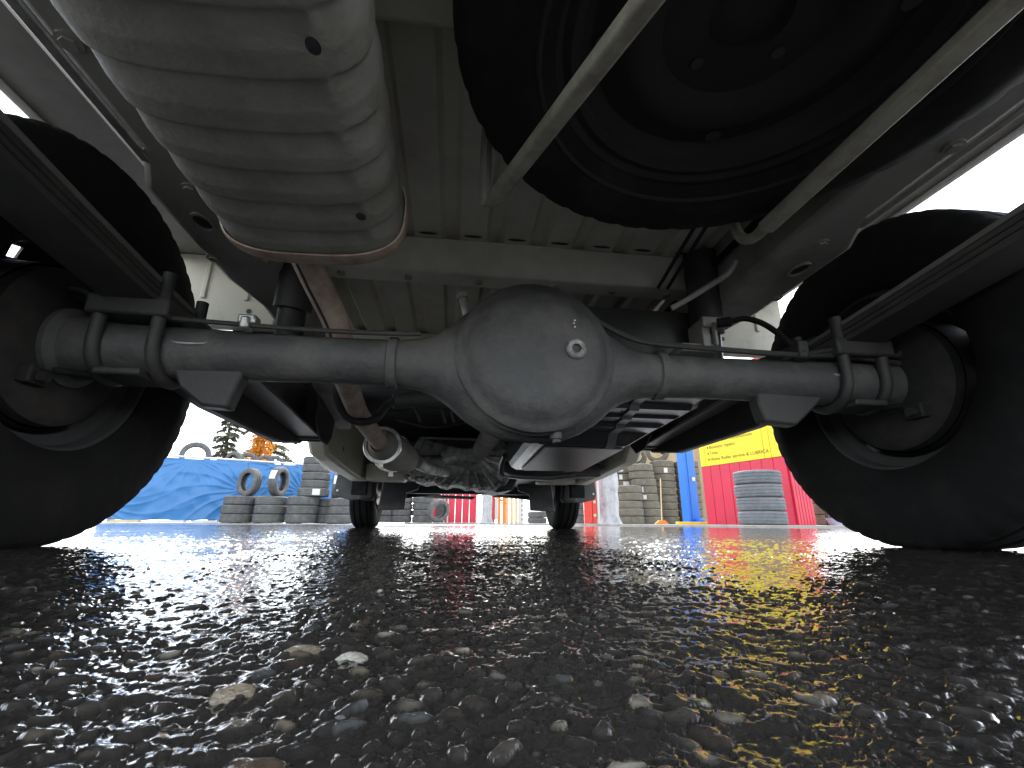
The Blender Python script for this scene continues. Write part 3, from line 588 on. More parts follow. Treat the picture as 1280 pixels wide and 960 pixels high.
# --- front end
for sgn in (-1, 1):
    k = MB(); k.span((sgn*.525, 1.76, .165), (sgn*.60, 1.80, .30)); k.build('mud_flap', 'rubber', truck, bevel=.004)
    k = MB(); k.prism([(sgn*.60, .265), (sgn*.60, .152), (sgn*.655, .150), (sgn*.735, .17), (sgn*.745, .20), (sgn*.735, .29), (sgn*.60, .30)], 'Y', 2.02, 2.05); mg = k.build('mudguard', 'plastic_black', truck, bevel=.004)
    b_ = MB(); b_.lathe([(.0001, -.004), (.006, -.003), (.007, 0)], (sgn*.725, 2.0195, .20), 'Y', 10); b_.build('bolt', 'bright_steel', mg)
    k = MB(); k.prism([(sgn*.515, .27), (sgn*.505, .16), (sgn*.52, .145), (sgn*.575, .145), (sgn*.59, .16), (sgn*.585, .27)], 'Y', 1.88, 1.96); k.build('strut_bracket', 'chassis_black', truck, bevel=.012)
    k = MB(); k.prism([(sgn*.50, .29), (sgn*.52, .10), (sgn*.37, .105), (sgn*.365, .20), (sgn*.30, .22), (sgn*.28, .29)], 'Y', 2.14, 2.17); k.build('splash_guard', 'plastic_black', truck, bevel=.006)
    k = MB(); k.tube([(sgn*.20, 2.52, .235), (sgn*.40, 2.50, .205), (sgn*.56, 2.49, .19)], [.022, .02, .024], 12); k.build('lower_arm', 'chassis_black', truck)
    k = MB(); k.tube([(sgn*.18, 2.62, .215), (sgn*.56, 2.60, .195)], .008, 10); k.tube([(sgn*.30, 2.62, .214), (sgn*.36, 2.62, .210)], .013, 10); k.build('tie_rod', 'bright_steel', truck)
    k = MB(); k.lathe([(.04, 0), (.12, 0), (.122, sgn*.012), (.04, sgn*.014)], (sgn*.575, 2.49, .262), 'X', 32); k.build('brake_disc', 'rim_dark', truck)
    # outer lower corner of the cab
    k = MB(); k.prism([(1.46, .47), (1.50, .38), (1.58, .31), (1.75, .285), (2.05, .285), (2.12, .33), (2.18, .45), (2.28, .56), (2.49, .60), (2.70, .56), (2.80, .45), (2.86, .30), (3.15, .28), (3.22, .34), (3.22, .90), (1.0, .90), (.97, .80), (.97, .47)], 'X', sgn*.700, sgn*.735); k.build('cab_side', 'white_body', truck, bevel=.008)
    k = MB(); k.prism([(1.45, 1.0), (2.35, 1.0), (2.05, 1.62), (1.45, 1.62)], 'X', sgn*.702, sgn*.722); k.build('side_window', 'tank_black', truck)
k = MB(); k.span((-.55, 2.36, .212), (.55, 2.46, .30)); k.build('front_cross_member', 'chassis_black', truck, bevel=.012)
k = MB(); k.prism([(-.30, .205), (.05, .196), (.07, .212), (-.28, .222)], 'Y', 2.66, 2.80); k.build('skid_plate', 'muffler_steel', truck, bevel=.003)
k = MB(); k.span((-.70, 3.14, .26), (.70, 3.24, .48)); k.build('front_bumper', 'white_body', truck, bevel=.02)
k = MB(); k.prism([(1.0, .47), (1.0, 1.75), (2.0, 1.78), (3.05, .98), (3.2, .9), (3.2, .47), (2.9, .47), (2.9, .62), (2.1, .62), (2.1, .47)], 'X', -.699, .699); k.build('cab_shell', 'white_body', truck, bevel=.01)
# ================================================================== the yard behind
mat('tarp_blue', (.040, .180, .42), .40, c2=(.046, .195, .45), scale=3, bump=.15, bscale=12)
mat('white_pipe', (.6, .6, .58), .45)
mat('booth_red', (.58, .014, .05), .45, c2=(.50, .015, .045), scale=3)
mat('booth_yellow', (.80, .62, .005), .45)
mat('sign_ink', (.16, .12, .01), .6)
mat('post_blue', (.015, .17, .68), .35)
mat('post_red', (.62, .03, .015), .4, c2=(.5, .04, .02), scale=6)
mat('safety_yellow', (.80, .55, .02), .5)
mat('orange', (.75, .22, .03), .6)
mat('plywood', (.42, .31, .18), .7, c2=(.30, .21, .115), scale=3, lo=.4, hi=.7, stretch=(1, 1, .15))
mat('timber', (.62, .50, .28), .7, c2=(.5, .38, .2), scale=5)
mat('wrap_grey', (.42, .43, .44), .3, c2=(.26, .27, .28), scale=5)
mat('concrete', (.34, .32, .28), .6, c2=(.24, .22, .19), scale=4, bump=.2, bscale=40)
mat('bark', (.10, .075, .055), .9, c2=(.05, .04, .03), scale=12)
mat('needles', (.17, .18, .11), .7, c2=(.22, .20, .13), scale=1.5)
mat('autumn', (.60, .24, .02), .7, c2=(.68, .34, .04), scale=1.2)
for nm_ in ('needles', 'autumn'):
    n_ = MATS[nm_].node_tree; p_ = n_.nodes['Principled BSDF']; out = n_.nodes['Material Output']; tr_ = n_.nodes.new('ShaderNodeBsdfTranslucent'); mx_ = n_.nodes.new('ShaderNodeMixShader'); mx_.inputs[0].default_value = .5
    n_.links.new(p_.inputs['Base Color'].links[0].from_socket, tr_.inputs['Color']); n_.links.new(p_.outputs[0], mx_.inputs[1]); n_.links.new(tr_.outputs[0], mx_.inputs[2]); n_.links.new(mx_.outputs[0], out.inputs['Surface'])
mat('rack_white', (.55, .55, .53), .5)
AP = .03
# concrete apron in front of the workshop
a_ = MB(); a_.prism([(3.35, 4.4), (9.6, 3.6), (10.5, 15.6), (-1.6, 16.6), (-1.4, 12.9), (2.3, 9.0)], 'Z', -.02, AP); struct(a_.build('concrete_apron', 'concrete', bevel=.006))
# ---- tyres
TY = {}
def ty(key, Rr, wd_, rim, mt):
    if key not in TY: TY[key] = tyre_mesh('tyre_'+key, Rr, wd_, rim, 40, False, mt)
    return TY[key]
ty('grey', .315, .175, .20, 'old_rubber'); ty('small', .285, .16, .18, 'old_rubber'); ty('warm', .305, .17, .19, 'warm_rubber'); ty('dusty', .300, .172, .19, 'dust_rubber')
WID = {'grey': .175, 'small': .16, 'warm': .17, 'dusty': .172}; RAD = {'grey': .315, 'small': .285, 'warm': .305, 'dusty': .300}
rt_ = random.Random(3)
def sticker(t, key, ang, wide=.05, tall=.8):
    r = RAD[key]+.0025; h = WID[key]*.5*tall; b = MB(); secs = []
    for i in range(6):
        a = ang+(i/5-.5)*wide/r; secs.append([(r*math.cos(a), r*math.sin(a), -h*.9), (r*math.cos(a), r*math.sin(a), h*.9), ((r-.002)*math.cos(a), (r-.002)*math.sin(a), h*.9), ((r-.002)*math.cos(a), (r-.002)*math.sin(a), -h*.9)])
    b.loft(secs); b.build('paper_sticker', 'paper', t)
ORD = ['bottom', 'second', 'third', 'fourth', 'fifth', 'sixth', 'seventh', 'eighth', 'ninth', 'tenth']
def stack(x, y, z, keys, phrase, group, lean=(0, 0), stick=(), jit=.012):
    n = len(keys)
    for i, k in enumerate(keys):
        o = link('tyre', TY[k]); o.location = (x+lean[0]*i+rt_.uniform(-jit, jit), y+lean[1]*i+rt_.uniform(-jit, jit), z+WID[k]/2*1.03)
        o.rotation_euler = (rt_.uniform(-.012, .012), rt_.uniform(-.012, .012), rt_.uniform(0, 6)); z += WID[k]*1.03
        pos = 'top tyre' if i == n-1 else ('bottom tyre' if i == 0 else ORD[i]+' tyre up')
        tag(o, f'{pos} {phrase}', 'tyre', group)
        if i in stick:
            a = math.atan2(CAMP.y-y, CAMP.x-x)-o.rotation_euler.z+rt_.uniform(-.25, .35); sticker(o, k, a, rt_.uniform(.07, .16), rt_.uniform(.45, .85))
    return z
def standing(x, y, z, key, face, label, group, tilt=0, sc=1, stick=False):
    """standing tyre, its axle pointing along the bearing face (degrees from +Y)"""
    o = link('tyre', TY[key]); o.location = (x, y, z+RAD[key]*sc); o.scale = (sc,)*3
    ax_ = Vector((math.sin(R_(face)), math.cos(R_(face)), math.sin(R_(tilt)))).normalized()
    o.rotation_mode = 'QUATERNION'; o.rotation_quaternion = ax_.to_track_quat('Z', 'Y'); tag(o, label, 'tyre', group)
    if stick:
        d = o.rotation_quaternion.inverted() @ Vector((CAMP.x-x, CAMP.y-y, 4.5)).normalized(); sticker(o, key, math.atan2(d.y, d.x), .2, .8)
    return o
GL = 'worn grey tyres piled along the blue tarp'; GM = 'grey tyres piled far behind the truck'; GR = 'tyres stacked against the workshop wall'; GB = 'tyres piled before the red booth'; GT = 'tyres lying on top of the tarp fence'
zA = stack(-4.57, 9.98, 0, ['grey']*3, 'in the leftmost stack of the row along the blue tarp', GL)
zB = stack(-3.90, 9.90, 0, ['grey']*3, 'in the second stack from the left along the blue tarp', GL)
zC = stack(-3.24, 9.82, 0, ['grey']*3, 'in the wide base of the tallest stack by the tarp', GL)
zC2 = stack(-3.06, 9.84, zC, ['grey', 'small', 'small', 'small', 'small'], 'on the narrow upper half of the tallest stack by the tarp', GL, stick=(0,))
zD = stack(-2.78, 10.15, 0, ['grey', 'small', 'small'], 'in the half hidden stack right of the tallest one', GL)
zE = stack(-2.42, 9.78, 0, ['grey', 'small', 'small'], 'in the stack next to the left front wheel', GL)
standing(-4.45, 9.98, zA, 'grey', 211, 'tyre standing upright on the leftmost grey stack, its opening turned left', GL, sc=.95)
standing(-3.82, 9.90, zB, 'grey', 98, 'tyre standing upright on the second grey stack, white sticker on its tread', GL, stick=True)
standing(-2.62, 9.95, zD, 'small', 80, 'narrow tyre with white sticker standing beside the left front wheel', GL, stick=True)
stack(-2.07, 13.70, AP, ['grey']*4, 'of the leftmost stack seen between the front wheels', GM)
stack(-1.58, 13.65, AP, ['grey']*4, 'of the second stack from the left between the front wheels', GM)
stack(-.95, 13.57, AP, ['grey']*4, 'of the third stack from the left between the front wheels', GM)
standing(-.48, 13.05, AP, 'grey', -35, 'large tyre leaning on the stack beside the far red partition', GM, tilt=18, sc=1.05)
stack(2.40, 13.10, AP, ['small', 'small'], 'of the short pile beside the right front wheel', GM)
stack(3.20, 11.25, AP, ['grey']*4, 'of the grey stack behind the red post', GM)
stack(4.10, 10.11, AP, ['warm']*5, 'of the front stack beside the plastic wrapped bundle', GR)
stack(4.62, 10.24, AP, ['warm']*8, 'of the leaning middle stack left of the blue lift post', GR, lean=(-.022, 0), stick=(3, 4))
stack(4.30, 10.95, AP, ['warm']*9, 'of the rear stack with many stickers behind the front one', GR, stick=(5, 6, 7, 8))
stack(3.72, 11.0, AP, ['warm']*9, 'of the far left stack half hidden by the wrapped bundle', GR, stick=(8,))
stack(5.30, 10.80, AP, ['warm']*9, 'of the tall stack just behind the blue lift post', GR, stick=(7,))
stack(5.93, 10.72, AP, ['warm']*9, 'of the tall stack right of the blue lift post', GR, stick=(2, 3, 7))
standing(4.55, 10.75, AP+1.36, 'warm', 20, 'tyre leaning on top of the stacks by the plywood wall, left one', GR, tilt=50)
standing(5.25, 10.9, AP+1.55, 'warm', 15, 'tyre standing on the tall stack by the plywood wall', GR, tilt=20)
stack(4.06, 5.28, AP, ['dusty']*4, 'of the dusty four high pile before the red booth', GB, jit=.006)
stack(6.35, 6.7, AP, ['warm']*3, 'of the low pile beyond the red booth behind the chair', 'tyres beyond the booth')
# ---- blue tarp fence
tarp = tag(empty('tarp_fence', (-4.79, 10.61, 0)), 'creased blue tarp hung along a fence behind the tyre stacks', 'tarp')
TP = [(-7.05, 9.70), (-4.79, 10.61), (-3.68, 11.18), (-2.2, 11.95)]; HT = 1.36
foci = [(-4.85, .72), (-6.9, 1.25), (-4.7, 1.3)]
for k in range(3):
    a, b = Vector((*TP[k], 0)), Vector((*TP[k+1], 0)); d = b-a; nrm = Vector((d.y, -d.x, 0)).normalized(); nx, nz = 130, 70; vs = []; fs = []
    rr_ = random.Random(40+k)
    waves = [(rr_.uniform(.3, .9), rr_.uniform(-.9, .9), rr_.uniform(18, 60), rr_.uniform(.0012, .004), rr_.uniform(0, 6)) for _ in range(9)]
    L_ = d.length
    for i in range(nx+1):
        for j in range(nz+1):
            u, v = i/nx, j/nz; s_, z = u*L_, .045+v*(HT-.045); q = 0
            for ca, sa, fr_, am, ph in waves: q += am*math.sin((s_*ca+z*sa*1.3)*fr_*.35+ph+1.5*math.sin(s_*1.7+ph))
            # creases pulled from the tied points at the panel edges
            for fx_, fz_, st_ in ((L_, .72, 1), (0, .25, .6), (L_*.55, HT, .5)):
                dx, dz = s_-fx_, z-fz_; r = math.hypot(dx, dz)+.03; an = math.atan2(dz, dx)
                q += st_*.028*math.exp(-r*.8)*min(1, r*4)*(1-abs(math.sin(an*(8+3*st_)+1.2*math.sin(r*2.6))))**2
            q += .03*math.sin(v*math.pi)*math.sin(u*math.pi)
            p = a+d*u+nrm*q; zz = z+.012*math.sin(u*math.pi*6)*(1-v)*1.2-.025*math.sin(u*math.pi)*v**6
            vs.append((p.x, p.y, zz))
    n1 = nz+1
    for i in range(nx):
        for j in range(nz): fs.append((i*n1+j, (i+1)*n1+j, (i+1)*n1+j+1, i*n1+j+1))
    t_ = MB(); t_.add([(x+4.79, y-10.61, z) for x, y, z in vs], fs); o = t_.build('tarp_sheet', 'tarp_blue', tarp, ang=180); so = o.modifiers.new('thick', 'SOLIDIFY'); so.thickness = .004
    t_ = MB(); t_.tube([(a.x+4.79, a.y-10.61, HT+.01), (b.x+4.79, b.y-10.61, HT+.01)], .022, 10); t_.build('top_pole', 'white_pipe', tarp)
for x, y in TP:
    t_ = MB(); t_.tube([(x+4.79, y-10.61+.05, 0), (x+4.79, y-10.61+.05, HT)], .025, 10); t_.build('post', 'white_pipe', tarp)
for i, (x, y) in enumerate(((-6.6, 9.82), (-5.9, 10.1), (-5.35, 10.33))):
    p_ = tag(MB().span((x-.26, y-.05, .0), (x+.26, y+.06, .045)).build('plank', 'white_pipe' if i else 'timber', bevel=.004), ['bare plank lying under the left end of the blue tarp', 'pale plank lying under the middle of the left tarp panel', 'pale plank lying under the tarp near the leftmost tyre stack'][i], 'plank')
    p_.rotation_euler = (0, 0, 0)
# rack behind the tarp that carries the tyres on its top
rk = tag(empty('tyre_rack', (-5, 11.2, 0)), 'plain timber rack standing behind the blue tarp, tyres on top', 'rack')
def off(k, u, o_):
    a, b = Vector((*TP[k], 0)), Vector((*TP[k+1], 0)); d = b-a; n_ = Vector((-d.y, d.x, 0)).normalized(); return a+d*u+n_*o_
for k in range(3):
    a, b = off(k, .02, .5), off(k, .98, .5)
    t_ = MB(); t_.bar((a.x+5, a.y-11.2, 1.12), (b.x+5, b.y-11.2, 1.12), .6, .05); t_.build('shelf', 'timber', rk, bevel=.004)
    for u in (.05, .95):
        p = off(k, u, .5); t_ = MB(); t_.span((p.x+5-.05, p.y-11.2-.05, 0), (p.x+5+.05, p.y-11.2+.05, 1.094)); t_.build('leg', 'timber', rk)
def top_t(k, u, key, sc, face, lab):
    p = off(k, u, .5); standing(p.x, p.y, 1.146, key, face, lab, GT, sc=sc)
top_t(0, .55, 'grey', 1.0, -28, 'big black tyre showing above the left end of the blue tarp')
top_t(0, .87, 'grey', .75, 20, 'small tyre peeping over the tarp below the first conifer')
top_t(0, .98, 'small', .82, -25, 'round tyre on the tarp edge left of the orange tree')
top_t(1, .30, 'small', .78, -35, 'tyre on the tarp edge below the orange tree, left of a pair')
top_t(1, .47, 'small', .78, -20, 'tyre on the tarp edge right of the orange tree')
top_t(2, .12, 'small', .72, -30, 'tyre peeping over the tarp beside the tallest stack')
# ---- red and yellow booth
bth = tag(empty('booth', (4.33, 7.16, AP)), 'red and yellow service booth with printed list behind the four high tyre pile', 'booth')
bd = Vector((4.80-4.33, 5.62-7.16, 0)); bw = bd.length; bth.rotation_euler = (0, 0, math.atan2(bd.y, bd.x)); BD = .42; HR = .99; HB = 2.5
pw_ = bw/8
for i in range(8):
    x0, x1 = i*pw_+.004, (i+1)*pw_-.004
    p_ = MB(); p_.span((x0, 0, 0), (x1, .03, HR-.003)); p_.build('red_panel', 'booth_red', bth, bevel=.004)
q_ = MB(); q_.span((.004, .012, .004), (bw-.004, BD-.01, HB-.1)); q_.build('booth_core', 'booth_red', bth)
# (the core stands behind the cladding)
for i in range(6):
    y0, y1 = .034+i*(BD-.03)/6, .034+(i+1)*(BD-.03)/6-.008
    p_ = MB(); p_.span((bw-.0035, y0, 0), (bw+.026, y1, HR-.003)); p_.build('red_panel', 'booth_red', bth, bevel=.004)
    p_ = MB(); p_.span((bw-.0035, y0, HR+.003), (bw+.026, y1, HB)); p_.build('yellow_panel', 'booth_yellow', bth, bevel=.004)
    p_ = MB(); p_.span((.0035, y0, 0), (-.026, y1, HR-.003)); p_.build('red_panel', 'booth_red', bth, bevel=.004)
    p_ = MB(); p_.span((.0035, y0, HR+.003), (-.026, y1, HB)); p_.build('yellow_panel', 'booth_yellow', bth, bevel=.004)
for x0, x1 in ((0, .115), (.119, bw*.80), (bw*.80+.004, bw*.87), (bw*.87+.004, bw)):
    p_ = MB(); p_.span((x0+.002, -.006, HR+.003), (x1-.002, .024, HB)); sgp = p_.build('yellow_panel', 'booth_yellow', bth, bevel=.003)
r_ = MB(); r_.span((-.08, -.08, HB+.002), (bw+.08, BD+.08, HB+.10)); r_.build('roof', 'booth_red', bth, bevel=.01)
for i, ln in enumerate(('Automotive transmissions', 'Business repairs', 'Tires', 'Home Roller service & LUBRICA')):
    z = HR+.40-.105*i
    cu = bpy.data.curves.new('lettering', 'FONT'); cu.body = ln; cu.size = .080; cu.extrude = .0012; cu.space_character = 1.05; cu.offset = .0002
    to = bpy.data.objects.new('t', cu); C.objects.link(to); bpy.context.view_layer.update()
    me = bpy.data.meshes.new_from_object(to.evaluated_get(bpy.context.evaluated_depsgraph_get())); bpy.data.objects.remove(to)
    me.materials.clear(); me.materials.append(MATS['sign_ink'])
    lo_ = link('lettering', me, bth); lo_['kind'] = 'stuff'; lo_.rotation_euler = (math.pi/2, 0, 0); lo_.location = (.235, -.0085, z)
    b_ = MB(); b_.span((.185, -.0095, z+.008), (.212, -.0065, z+.045)); b_.build('bullet', 'sign_ink', bth)
# ---- blue lift post
lp_ = tag(empty('lift_post', (4.41, 7.86, AP), R_(12)), 'blue steel vehicle lift post with yellow foot beside the booth', 'lift post')
k = MB(); k.prism([(-.12, -.10), (.12, -.10), (.12, -.06), (.09, -.06), (.09, -.08), (-.09, -.08), (-.09, .08), (.09, .08), (.09, .06), (.12, .06), (.12, .10), (-.12, .10)], 'Z', .02, 2.9); post = k.build('column', 'post_blue', lp_, bevel=.004)
k = MB(); k.span((-.06, -.115, .02), (-.03, -.101, 2.9)); k.build('edge_strip', 'post_blue', lp_, bevel=.002)
k = MB(); k.span((-.22, -.22, 0), (.22, .22, .02)); k.build('base_plate', 'post_blue', lp_, bevel=.004)
k = MB(); k.span((.02, -.112, .80), (.09, -.101, .87)); k.build('label_plate', 'paper', lp_)
k = MB(); k.span((-.02, -.26, .02), (.10, -.11, .10)); k.build('motor_box', 'post_blue', lp_, bevel=.02)
k = MB(); k.prism([(-.62, -.40), (-.1, -.46), (.12, -.42), (.12, -.23), (-.1, -.26), (-.62, -.32)], 'Z', 0, .045); k.build('lift_arm', 'safety_yellow', lp_, bevel=.008)
br = tag(empty('broom', (3.86, 7.95, AP)), 'broom with pale handle and orange head left of the blue post', 'broom')
k = MB(); k.tube([(0, 0, .06), (.09, .10, .86)], .012, 8); k.build('handle', 'timber', br)
k = MB(); k.prism([(-.15, 0), (.13, 0), (.06, .07), (-.06, .07)], 'Y', -.03, .03); k.build('head', 'orange', br, bevel=.006)
# ---- red post, wrapped bundle
rp = tag(empty('red_post', (2.63, 8.58, AP), R_(-10)), 'red steel lift column standing right of the front wheel', 'lift post')
k = MB(); k.span((-.10, -.08, 0), (.06, .08, 2.6)); k.build('column', 'post_red', rp, bevel=.01)
k = MB(); k.span((.064, -.05, 0), (.15, .06, 2.5)); k.build('carriage', 'post_red', rp, bevel=.006)
for z in (.16, .42, .60, .95):
    k = MB(); k.tube([(.11, -.075, z), (.11, -.048, z)], .03, 10); k.build('bolt', 'timber', rp)
k = MB(); k.span((.17, -.03, 0), (.215, .03, 2.4)); k.build('pale_strip', 'rack_white', rp, bevel=.003)
def wrapped(name, loc, wd_, dp_, ht, mt, label, cat, seed):
    b = MB(); secs = []; rr_ = random.Random(seed); ph = [rr_.uniform(0, 6) for _ in range(5)]
    for j in range(40):
        z = ht*j/39; fl_ = 1+.35*max(0, 1-z/.22)**2
        secs.append([(wd_*fl_*c*(1+.10*math.sin(7*t+ph[0]+z*2)+.06*math.sin(13*t+ph[1]-z*5)+.05*math.sin(5*t+9*z+ph[2])), dp_*fl_*s*(1+.1*math.sin(6*t+ph[3]+z*3)), z) for t in [2*math.pi*i/48 for i in range(48)] for c, s in [(math.cos(t), math.sin(t))]])
    b.loft(secs); o = b.build(name, mt, ang=60); o.location = loc; return tag(o, label, cat)
wrapped('wrapped_bundle', (3.13, 8.83, AP), .20, .18, 1.75, 'wrap_grey', 'tall bundle wrapped in wrinkled grey plastic right of the red post', 'bundle', 2)
# ---- plywood workshop wall
pw2 = tag(empty('workshop_wall', (3.2, 12.6, AP)), 'tan plywood workshop wall behind the tall tyre stacks', 'wall')
wdv = Vector((9.0-3.2, 11.9-12.6, 0)); pw2.rotation_euler = (0, 0, math.atan2(wdv.y, wdv.x)); wl_ = wdv.length
for i in range(5):
    k = MB(); k.span((i*wl_/5+.004, 0, 0), ((i+1)*wl_/5-.004, .03, 2.44)); k.build('plywood_sheet', 'plywood', pw2, bevel=.003)
for i in range(6):
    k = MB(); k.span((i*wl_/5-.04, .031, 0), (i*wl_/5+.04, .12, 2.6)); k.build('stud', 'timber', pw2)
k = MB(); k.span((-.1, -.02, 2.445), (wl_+.1, .14, 2.6)); k.build('top_beam', 'timber', pw2, bevel=.005)
# ---- tyre rack pole right of the blue post
k = tag(empty('shelf_rack', (5.75, 9.55, AP)), 'thin pale metal rack between the tall tyres and the booth', 'rack')
for x, y in ((0, 0), (.30, -.1)):
    t_ = MB(); t_.span((x-.018, y-.018, 0), (x+.018, y+.018, 1.75)); t_.build('upright', 'timber' if x == 0 else 'post_red', k)
for z in (.35, .75, 1.15, 1.5):
    t_ = MB(); t_.bar((0, -.02, z), (.30, -.12, z), .03, .03); t_.build('rung', 'rack_white', k)
# ---- clutter seen between the front wheels
rp2 = tag(empty('red_partition', (-.72, 15.4, AP)), 'far red partition with white frame seen between the front wheels', 'partition')
for i in range(6):
    k = MB(); k.span((i*.24+.004, 0, 0), ((i+1)*.24-.004, .03, 1.22)); k.build('red_panel', 'booth_red', rp2, bevel=.003)
for x in (-.03, .36, .48, 1.46):
    k = MB(); k.span((x-.022, -.05, 0), (x+.022, -.006, 1.25)); k.build('frame_post', 'rack_white', rp2, bevel=.003)
k = MB(); k.span((-.06, -.055, 1.251), (1.50, .04, 1.30)); k.build('frame_rail', 'rack_white', rp2, bevel=.003)
k = MB(); k.span((.10, -.09, .02), (.34, -.054, .85)); k.build('black_board', 'plastic_black', rp2, bevel=.004)
wrapped('plastic_bag', (1.00, 14.3, AP), .15, .13, .95, 'wrap_grey', 'crumpled grey plastic bag standing right of the far red partition', 'bag', 5)
ox = tag(empty('orange_stand', (1.38, 14.5, AP)), 'orange and red metal stand between the plastic bag and timber', 'stand')
for x, c_, h_ in ((-.16, 'post_red', .95), (.02, 'orange', .85), (.18, 'orange', 1.05)):
    k = MB(); k.span((x-.05, -.04, 0), (x+.05, .04, h_)); k.build('upright', c_, ox, bevel=.006)
k = MB(); k.bar((-.2, -.05, .85), (.25, -.05, .62), .05, .06); k.build('brace', 'orange', ox, bevel=.005)
for i, x in enumerate((-.09, -.04)):
    k = MB(); k.tube([(x, -.07, .1), (x, -.07, .75)], .03, 10); k.build('white_tube', 'white_pipe', ox)
for i, (dx, h_, lab) in enumerate(((0, 1.25, 'left'), (.16, 1.15, 'middle'), (.31, 1.3, 'right'))):
    t_ = MB(); t_.span((-.05, -.02, 0), (.05, .02, h_)); o = tag(t_.build('timber_plank', 'timber', bevel=.004), f'yellowish upright plank, {lab} one of three left of the slotted post', 'plank', 'upright planks by the slotted post'); o.location = (1.68+dx, 14.7, AP); o.rotation_euler = (R_(-4), 0, 0)
pf = tag(empty('slotted_post', (2.08, 14.2, AP)), 'white slotted metal post standing beside the upright planks', 'post')
k = MB(); k.span((-.10, -.03, 0), (.06, .03, 1.6)); k.build('upright', 'rack_white', pf, bevel=.004)
for i in range(9):
    k = MB(); k.span((.005, -.034, .08+i*.14), (.035, -.0305, .15+i*.14)); k.build('slot', 'plastic_black', pf)
# ---- black folding chair and pots beyond the booth
ch = tag(empty('garden_chair', (5.52, 6.15, AP), R_(-40)), 'black metal folding chair right of the booth by the rear tyre', 'chair')
for sx in (-.2, .2):
    k = MB(); k.tube([(sx, -.2, 0), (sx, .12, .45), (sx, .25, .88)], .012, 8); k.build('leg', 'plastic_black', ch)
    k = MB(); k.tube([(sx*.9, .2, 0), (sx*.9, -.18, .45)], .012, 8); k.build('leg', 'plastic_black', ch)
k = MB(); k.span((-.21, -.2, .44), (.21, .18, .465)); k.build('seat', 'plastic_black', ch, bevel=.008)
k = MB(); k.bar((-.2, .21, .76), (.2, .21, .76), .02, .20); k.build('backrest', 'plastic_black', ch, bevel=.006)
for i, (x, y, l_) in enumerate(((5.55, 5.75, 'pale lilac bowl on the ground under the black chair'), (5.95, 5.85, 'pale lilac bowl on the ground right of the black chair'))):
    k = MB(); k.lathe([(.0001, 0), (.07, 0), (.12, .10), (.125, .105), (.115, .10), (.066, .012), (.0001, .012)], n=24); o = tag(k.build('bowl', mat('lilac', (.5, .47, .62), .4)), l_, 'bowl'); o.location = (x, y, AP)
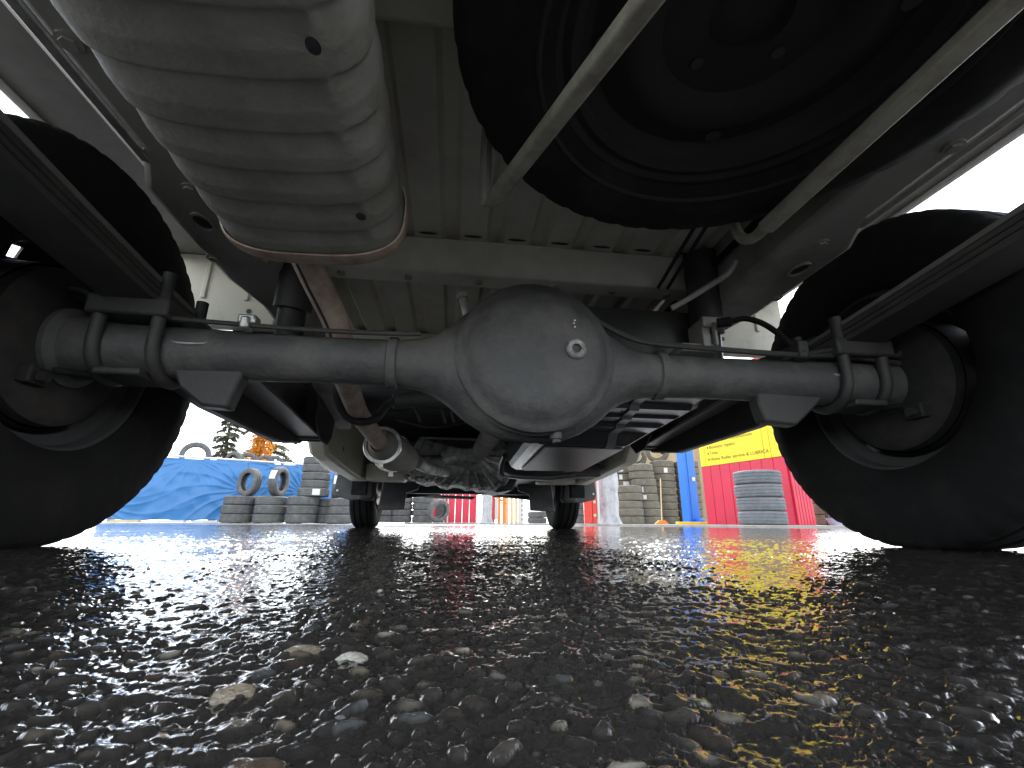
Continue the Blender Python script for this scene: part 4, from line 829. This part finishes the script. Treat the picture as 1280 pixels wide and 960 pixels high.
# ---- trees beyond the fence
def conifer(loc, H, rad, seed, label):
    rr_ = random.Random(seed); root = tag(empty('conifer_tree', loc), label, 'tree', 'conifers beyond the fence')
    t_ = MB(); t_.tube([(0, 0, 0), (.1, 0, H*.4), (0, .05, H*.75), (0, 0, H)], [.28, .2, .1, .02], 10)
    lv = []; lf = []
    def leaf_(p, d, ln, wd_):
        d = d.normalized(); s_ = d.cross(Vector((rr_.uniform(-.4, .4), rr_.uniform(-.4, .4), 1))).normalized()*wd_; o = len(lv)
        lv.extend([p-s_, p+d*ln*.5-s_*.2, p+d*ln, p+s_]); lf.append((o, o+1, o+2, o+3))
    n = 44
    for i in range(n):
        f = .16+.83*(i/n)**.9; z = H*f; a = i*2.4+rr_.uniform(-.4, .4); ln = rad*(1-f)**.75*rr_.uniform(.3, 1.35)+.25
        d = Vector((math.cos(a), math.sin(a), 0)); pts = [Vector((0, 0, z))+d*(ln*u)+Vector((0, 0, ln*(.30*u-.55*u*u))) for u in (0, .25, .5, .75, 1)]
        t_.tube(pts, [.05*(1-f)+.015, .04*(1-f)+.012, .025, .015, .006], 5)
        for u in np.linspace(.18, 1, int(9+ln*9)):
            p = Vector((0, 0, z))+d*(ln*u)+Vector((0, 0, ln*(.30*u-.55*u*u))); side = d.cross(Vector((0, 0, 1)))
            for s_ in (-1, 1):
                sl = (.28+.38*ln*.35)*rr_.uniform(.5, 1.2)*(1.15-u*.6)
                for w_ in np.linspace(.15, 1, 6):
                    q = p+side*s_*sl*w_+Vector((0, 0, -.22*sl*w_*w_))+d*sl*w_*.4
                    leaf_(q, d*rr_.uniform(-.2, .8)+side*s_*rr_.uniform(.2, 1)+Vector((0, 0, rr_.uniform(-1.0, .1))), rr_.uniform(.22, .48), rr_.uniform(.035, .075))
    t_.build('trunk', 'bark', root)
    me = bpy.data.meshes.new('crown'); me.from_pydata([tuple(v) for v in lv], [], lf); me.materials.append(MATS['needles']); link('crown', me, root)
conifer((-19.1, 40.0, 0), 9.2, 2.6, 1, 'grey green drooping conifer rising behind the left tarp')
conifer((-16.3, 41.7, 0), 12.0, 3.4, 2, 'taller conifer behind the orange tree, partly hidden by the truck')
def autumn_tree(loc, H, rad, seed, label):
    rr_ = random.Random(seed); root = tag(empty('autumn_tree', loc), label, 'tree'); t_ = MB(); t_.tube([(0, 0, 0), (.05, 0, H*.5), (0, 0, H*.9)], [.18, .1, .02], 8); lv = []; lf = []
    for i in range(26):
        f = .15+.8*i/26; a = i*2.4; ln = rad*math.sin(math.pi*min(1, f*.95))**.7*rr_.uniform(.5, 1); tip = Vector((math.cos(a)*ln, math.sin(a)*ln, H*f+ln*1.1)); t_.tube([(0, 0, H*f*.85), tip*.6+Vector((0, 0, H*f*.36)), tip], [.04, .025, .008], 5)
        for k in range(150):
            u = rr_.uniform(.2, 1.05); c = Vector((0, 0, H*f*.85)).lerp(tip, u)+Vector((rr_.gauss(0, .22), rr_.gauss(0, .22), rr_.gauss(0, .28))); d = Vector((rr_.uniform(-1, 1), rr_.uniform(-1, 1), rr_.uniform(-1, .4))).normalized(); s_ = d.cross(Vector((rr_.uniform(-1, 1), rr_.uniform(-1, 1), .3))).normalized()*.05; o = len(lv)
            lv.extend([c-s_, c+d*.09-s_, c+d*.16, c+d*.09+s_, c+s_]); lf.append((o, o+1, o+2, o+3, o+4))
    t_.build('trunk', 'bark', root); me = bpy.data.meshes.new('crown'); me.from_pydata([tuple(v) for v in lv], [], lf); me.materials.append(MATS['autumn']); link('crown', me, root)
autumn_tree((-15.37, 37.5, 0), 7.6, 1.15, 9, 'slender orange autumn tree in front of the conifers')
